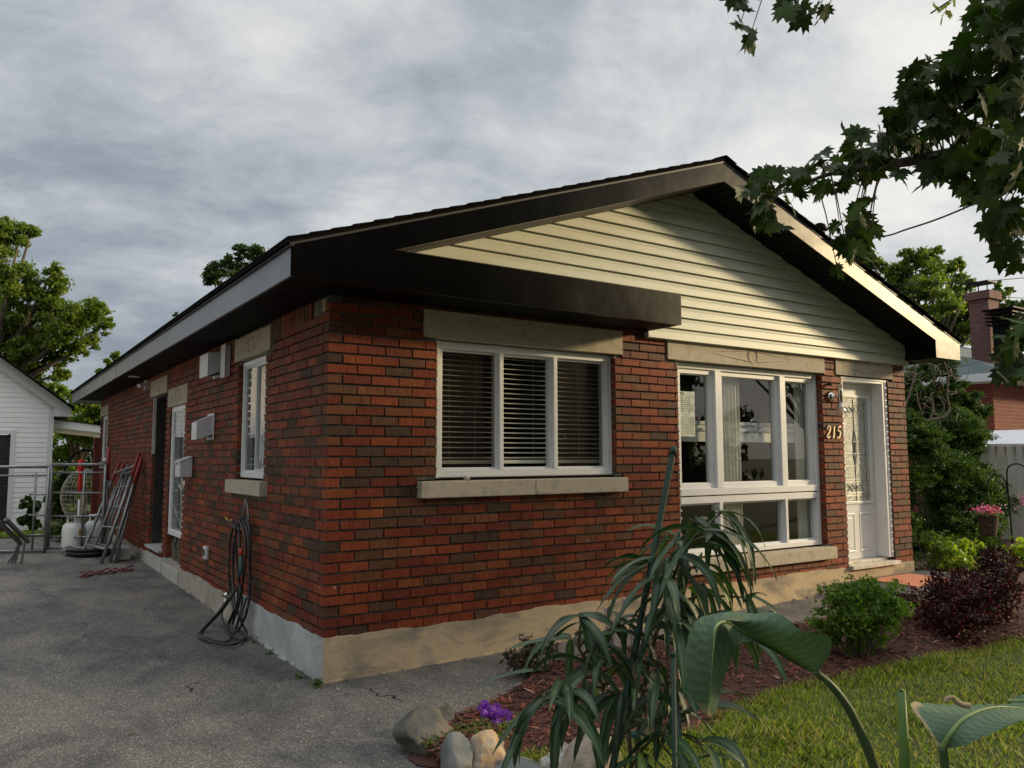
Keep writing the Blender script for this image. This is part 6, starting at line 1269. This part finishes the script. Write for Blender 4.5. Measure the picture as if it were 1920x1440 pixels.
b = MB(); a0 = Vector(PD(2.6, 1263, 842)); a1 = Vector(PD(2.45, 1225, 1040)); a2 = a1+(a1-a0)*2.9; n = 60; b.tube([a2+(a0-a2)*i/n for i in range(n+1)], [.0098+.0008*(i % 3 == 0) for i in range(n+1)], 10); b.build('shaft', mat('green_stake', [(.004, .026, .013), (.006, .034, .018)], 8, .65), stk, smooth=True)
b = MB(); dd = (a0-a1).normalized(); b.tube([a0-dd*.022, a0+dd*.004, a0+dd*.01], [.0118, .0118, .006], 12); b.build('cap', MATS['green_stake'], stk, smooth=True)
s2_ = Vector(PD(2.1, 1262, 1228)); b = MB(); b.tube([s2_, s2_-Vector((.01, .0, 1.05))], .0068, 10); b.lathe([(.008, -.004), (.008, .006), (.004, .010)], tuple(s2_), 12); tag(b.build('plant_stake', MATS['green_stake'], org=tuple(s2_), smooth=True), 'short upright green stake with pale tip beside the big paddle leaf', 'stake')
b = MB(); tb = Vector(PD(2.44, 1196, 1378)); b.lathe([(.022, -.006), (.024, 0), (.022, .006)], tuple(tb), 14); b.build('plant_tie', mat('teal_tie', [(.03, .10, .11)], 9, .6), fi)
# ================================================================== PADDLE LEAF PLANT (canna)
def catm(A, n=6):
    return spline([Vector(a) for a in A], n)
M_CAN = lfmat('paddle_leaf', (.050, .105, .050), (.10, .16, .08), .60, .10)
can = thing('paddle_leaf_plant', 'large paddle leaved plant with folded over blue green leaf in the foreground', 'plant', tuple(PD(1.45, 1690, 1440)*np.array([1, 1, 0])))
def paddle(name, st, nx=6, par=can, brown=()):
    A = catm([PD(s[0][2], s[0][0], s[0][1]) for s in st], 8); M = catm([PD(s[1][2], s[1][0], s[1][1]) for s in st], 8); B_ = catm([PD(s[2][2], s[2][0], s[2][1]) for s in st], 8)
    mb = MB(); rows = []; cols = []; n = len(A)
    for i in range(n):
        row = []; cr = []
        for j in range(-nx*2, nx*2+1):
            f = abs(j)/(nx*2); e = A[i] if j < 0 else B_[i]; w_ = (e-M[i]).length; p = M[i]+(e-M[i])*f
            nn = ((A[i]-M[i]).cross(M[min(i+1, n-1)]-M[max(i-1, 0)])); nn = nn.normalized() if nn.length > 1e-7 else Vector((0, 0, 1))
            p = p+nn*(w_*.10*math.sin(f*math.pi)+.0011*math.sin((i*1.0-f*9)*1.9)*min(1, w_*30))
            row.append(p); vein = 1.0 if abs(j) == 0 else (.5 if (i-int(f*7)) % 3 == 0 else 0); bn_ = max(0, 1-(n-1-i)/5)*.9 if not brown else (1.0 if (j < -nx*1.7 and i < n*.33) else 0); bn_ = bn_ if (brown or name == 'folded_leaf') else 0; cr.append((vein, .85+.3*((i*7) % 3)/2, bn_))
        rows.append(row); cols.append(cr)
    m_ = len(rows[0]); mb.v = [tuple(q) for r in rows for q in r]; mb.c = [c for r in cols for c in r]
    for i in range(n-1):
        for j in range(m_-1): mb.f.append([i*m_+j, i*m_+j+1, (i+1)*m_+j+1, (i+1)*m_+j]); mb.m.append(0)
    o = mb.build(name, M_CAN, par, recalc=False, smooth=True)
    r = MB(); k = len(M); r.tube([q for q in M], [max(.0008, .0048*(1-i/k)) for i in range(k)], 6); r.build('midrib', mat('pale_midrib', [(.16, .24, .07), (.20, .27, .09)], 9, .5), o, smooth=True); return o
L1 = [((1534, 1259, 1.42), (1532, 1262, 1.42), (1530, 1263, 1.42)),
      ((1556, 1226, 1.37), (1505, 1248, 1.42), (1500, 1249, 1.40)),
      ((1554, 1193, 1.33), (1468, 1226, 1.41), (1462, 1226, 1.385)),
      ((1505, 1184, 1.33), (1430, 1203, 1.40), (1424, 1206, 1.37)),
      ((1462, 1151, 1.37), (1394, 1184, 1.38), (1390, 1205, 1.36)),
      ((1412, 1150, 1.40), (1362, 1166, 1.35), (1375, 1225, 1.36)),
      ((1345, 1150, 1.40), (1342, 1176, 1.32), (1362, 1260, 1.37)),
      ((1302, 1168, 1.38), (1338, 1212, 1.31), (1352, 1292, 1.37)),
      ((1284, 1232, 1.38), (1335, 1255, 1.31), (1348, 1315, 1.36)),
      ((1288, 1292, 1.37), (1332, 1300, 1.32), (1342, 1333, 1.35)),
      ((1318, 1334, 1.34), (1326, 1338, 1.33), (1333, 1344, 1.34))]
paddle('folded_leaf', L1)
L2 = [((1764, 1402, 1.32), (1767, 1404, 1.32), (1770, 1404, 1.32)), ((1735, 1362, 1.36), (1783, 1376, 1.31), (1808, 1398, 1.28)), ((1708, 1318, 1.42), (1806, 1349, 1.32), (1848, 1380, 1.26)), ((1764, 1321, 1.46), (1836, 1333, 1.34), (1884, 1364, 1.27)),
      ((1818, 1321, 1.49), (1868, 1326, 1.36), (1915, 1352, 1.29)), ((1872, 1321, 1.5), (1905, 1327, 1.38), (1945, 1350, 1.31)), ((1930, 1318, 1.5), (1955, 1335, 1.4), (1990, 1352, 1.34)), ((2010, 1345, 1.45), (2020, 1352, 1.44), (2022, 1356, 1.42))]
l2 = paddle('open_leaf', L2, brown=(1,))
b = MB(); b.tube(spline([PD(1.4, 1772, 1316), PD(1.4, 1778, 1309), PD(1.4, 1788, 1308), PD(1.4, 1794, 1316), PD(1.4, 1806, 1322), PD(1.4, 1818, 1323)]), [.004]*20+[.0055]*21, 6); b.build('dried_edge', mat('dry_leaf', [(.42, .33, .20), (.30, .22, .12)], 30, .8), l2, smooth=True)
b = MB(); b.tube(spline([PD(1.46, 1672, 1560), PD(1.44, 1640, 1440), PD(1.43, 1600, 1345), PD(1.42, 1565, 1292), PD(1.42, 1530, 1260)], 6), [.0105-.0002*i for i in range(25)], 10); b.build('leaf_stalk', mat('dark_stalk', [(.035, .07, .018), (.05, .09, .025)], 9, .5), can, smooth=True)
b = MB(); b.tube([PD(1.30, 1706, 1900), PD(1.30, 1697, 1440), PD(1.30, 1690, 1297)], [.010, .0085, .0065], 12); b.tube([PD(1.30, 1690, 1297), PD(1.30, 1691, 1291)], [.004, .003], 6); b.build('cut_stalk', mat('fresh_stalk', [(.07, .14, .02), (.09, .16, .025)], 9, .5), can, smooth=True)
b = MB(); b.tube(spline([PD(1.33, 1795, 1700), PD(1.32, 1772, 1440), PD(1.32, 1767, 1403)], 6), [.0085]*6+[.007]*7, 10); b.build('leaf_stalk', MATS['dark_stalk'], can, smooth=True)
L3 = [((1890, 1312, 1.6), (1890, 1315, 1.6), (1890, 1318, 1.6)), ((1915, 1303, 1.62), (1920, 1314, 1.58), (1925, 1326, 1.56)), ((1960, 1290, 1.62), (1965, 1310, 1.56), (1970, 1330, 1.54)), ((2030, 1300, 1.6), (2035, 1310, 1.56), (2040, 1320, 1.55))]
paddle('rear_leaf', L3)
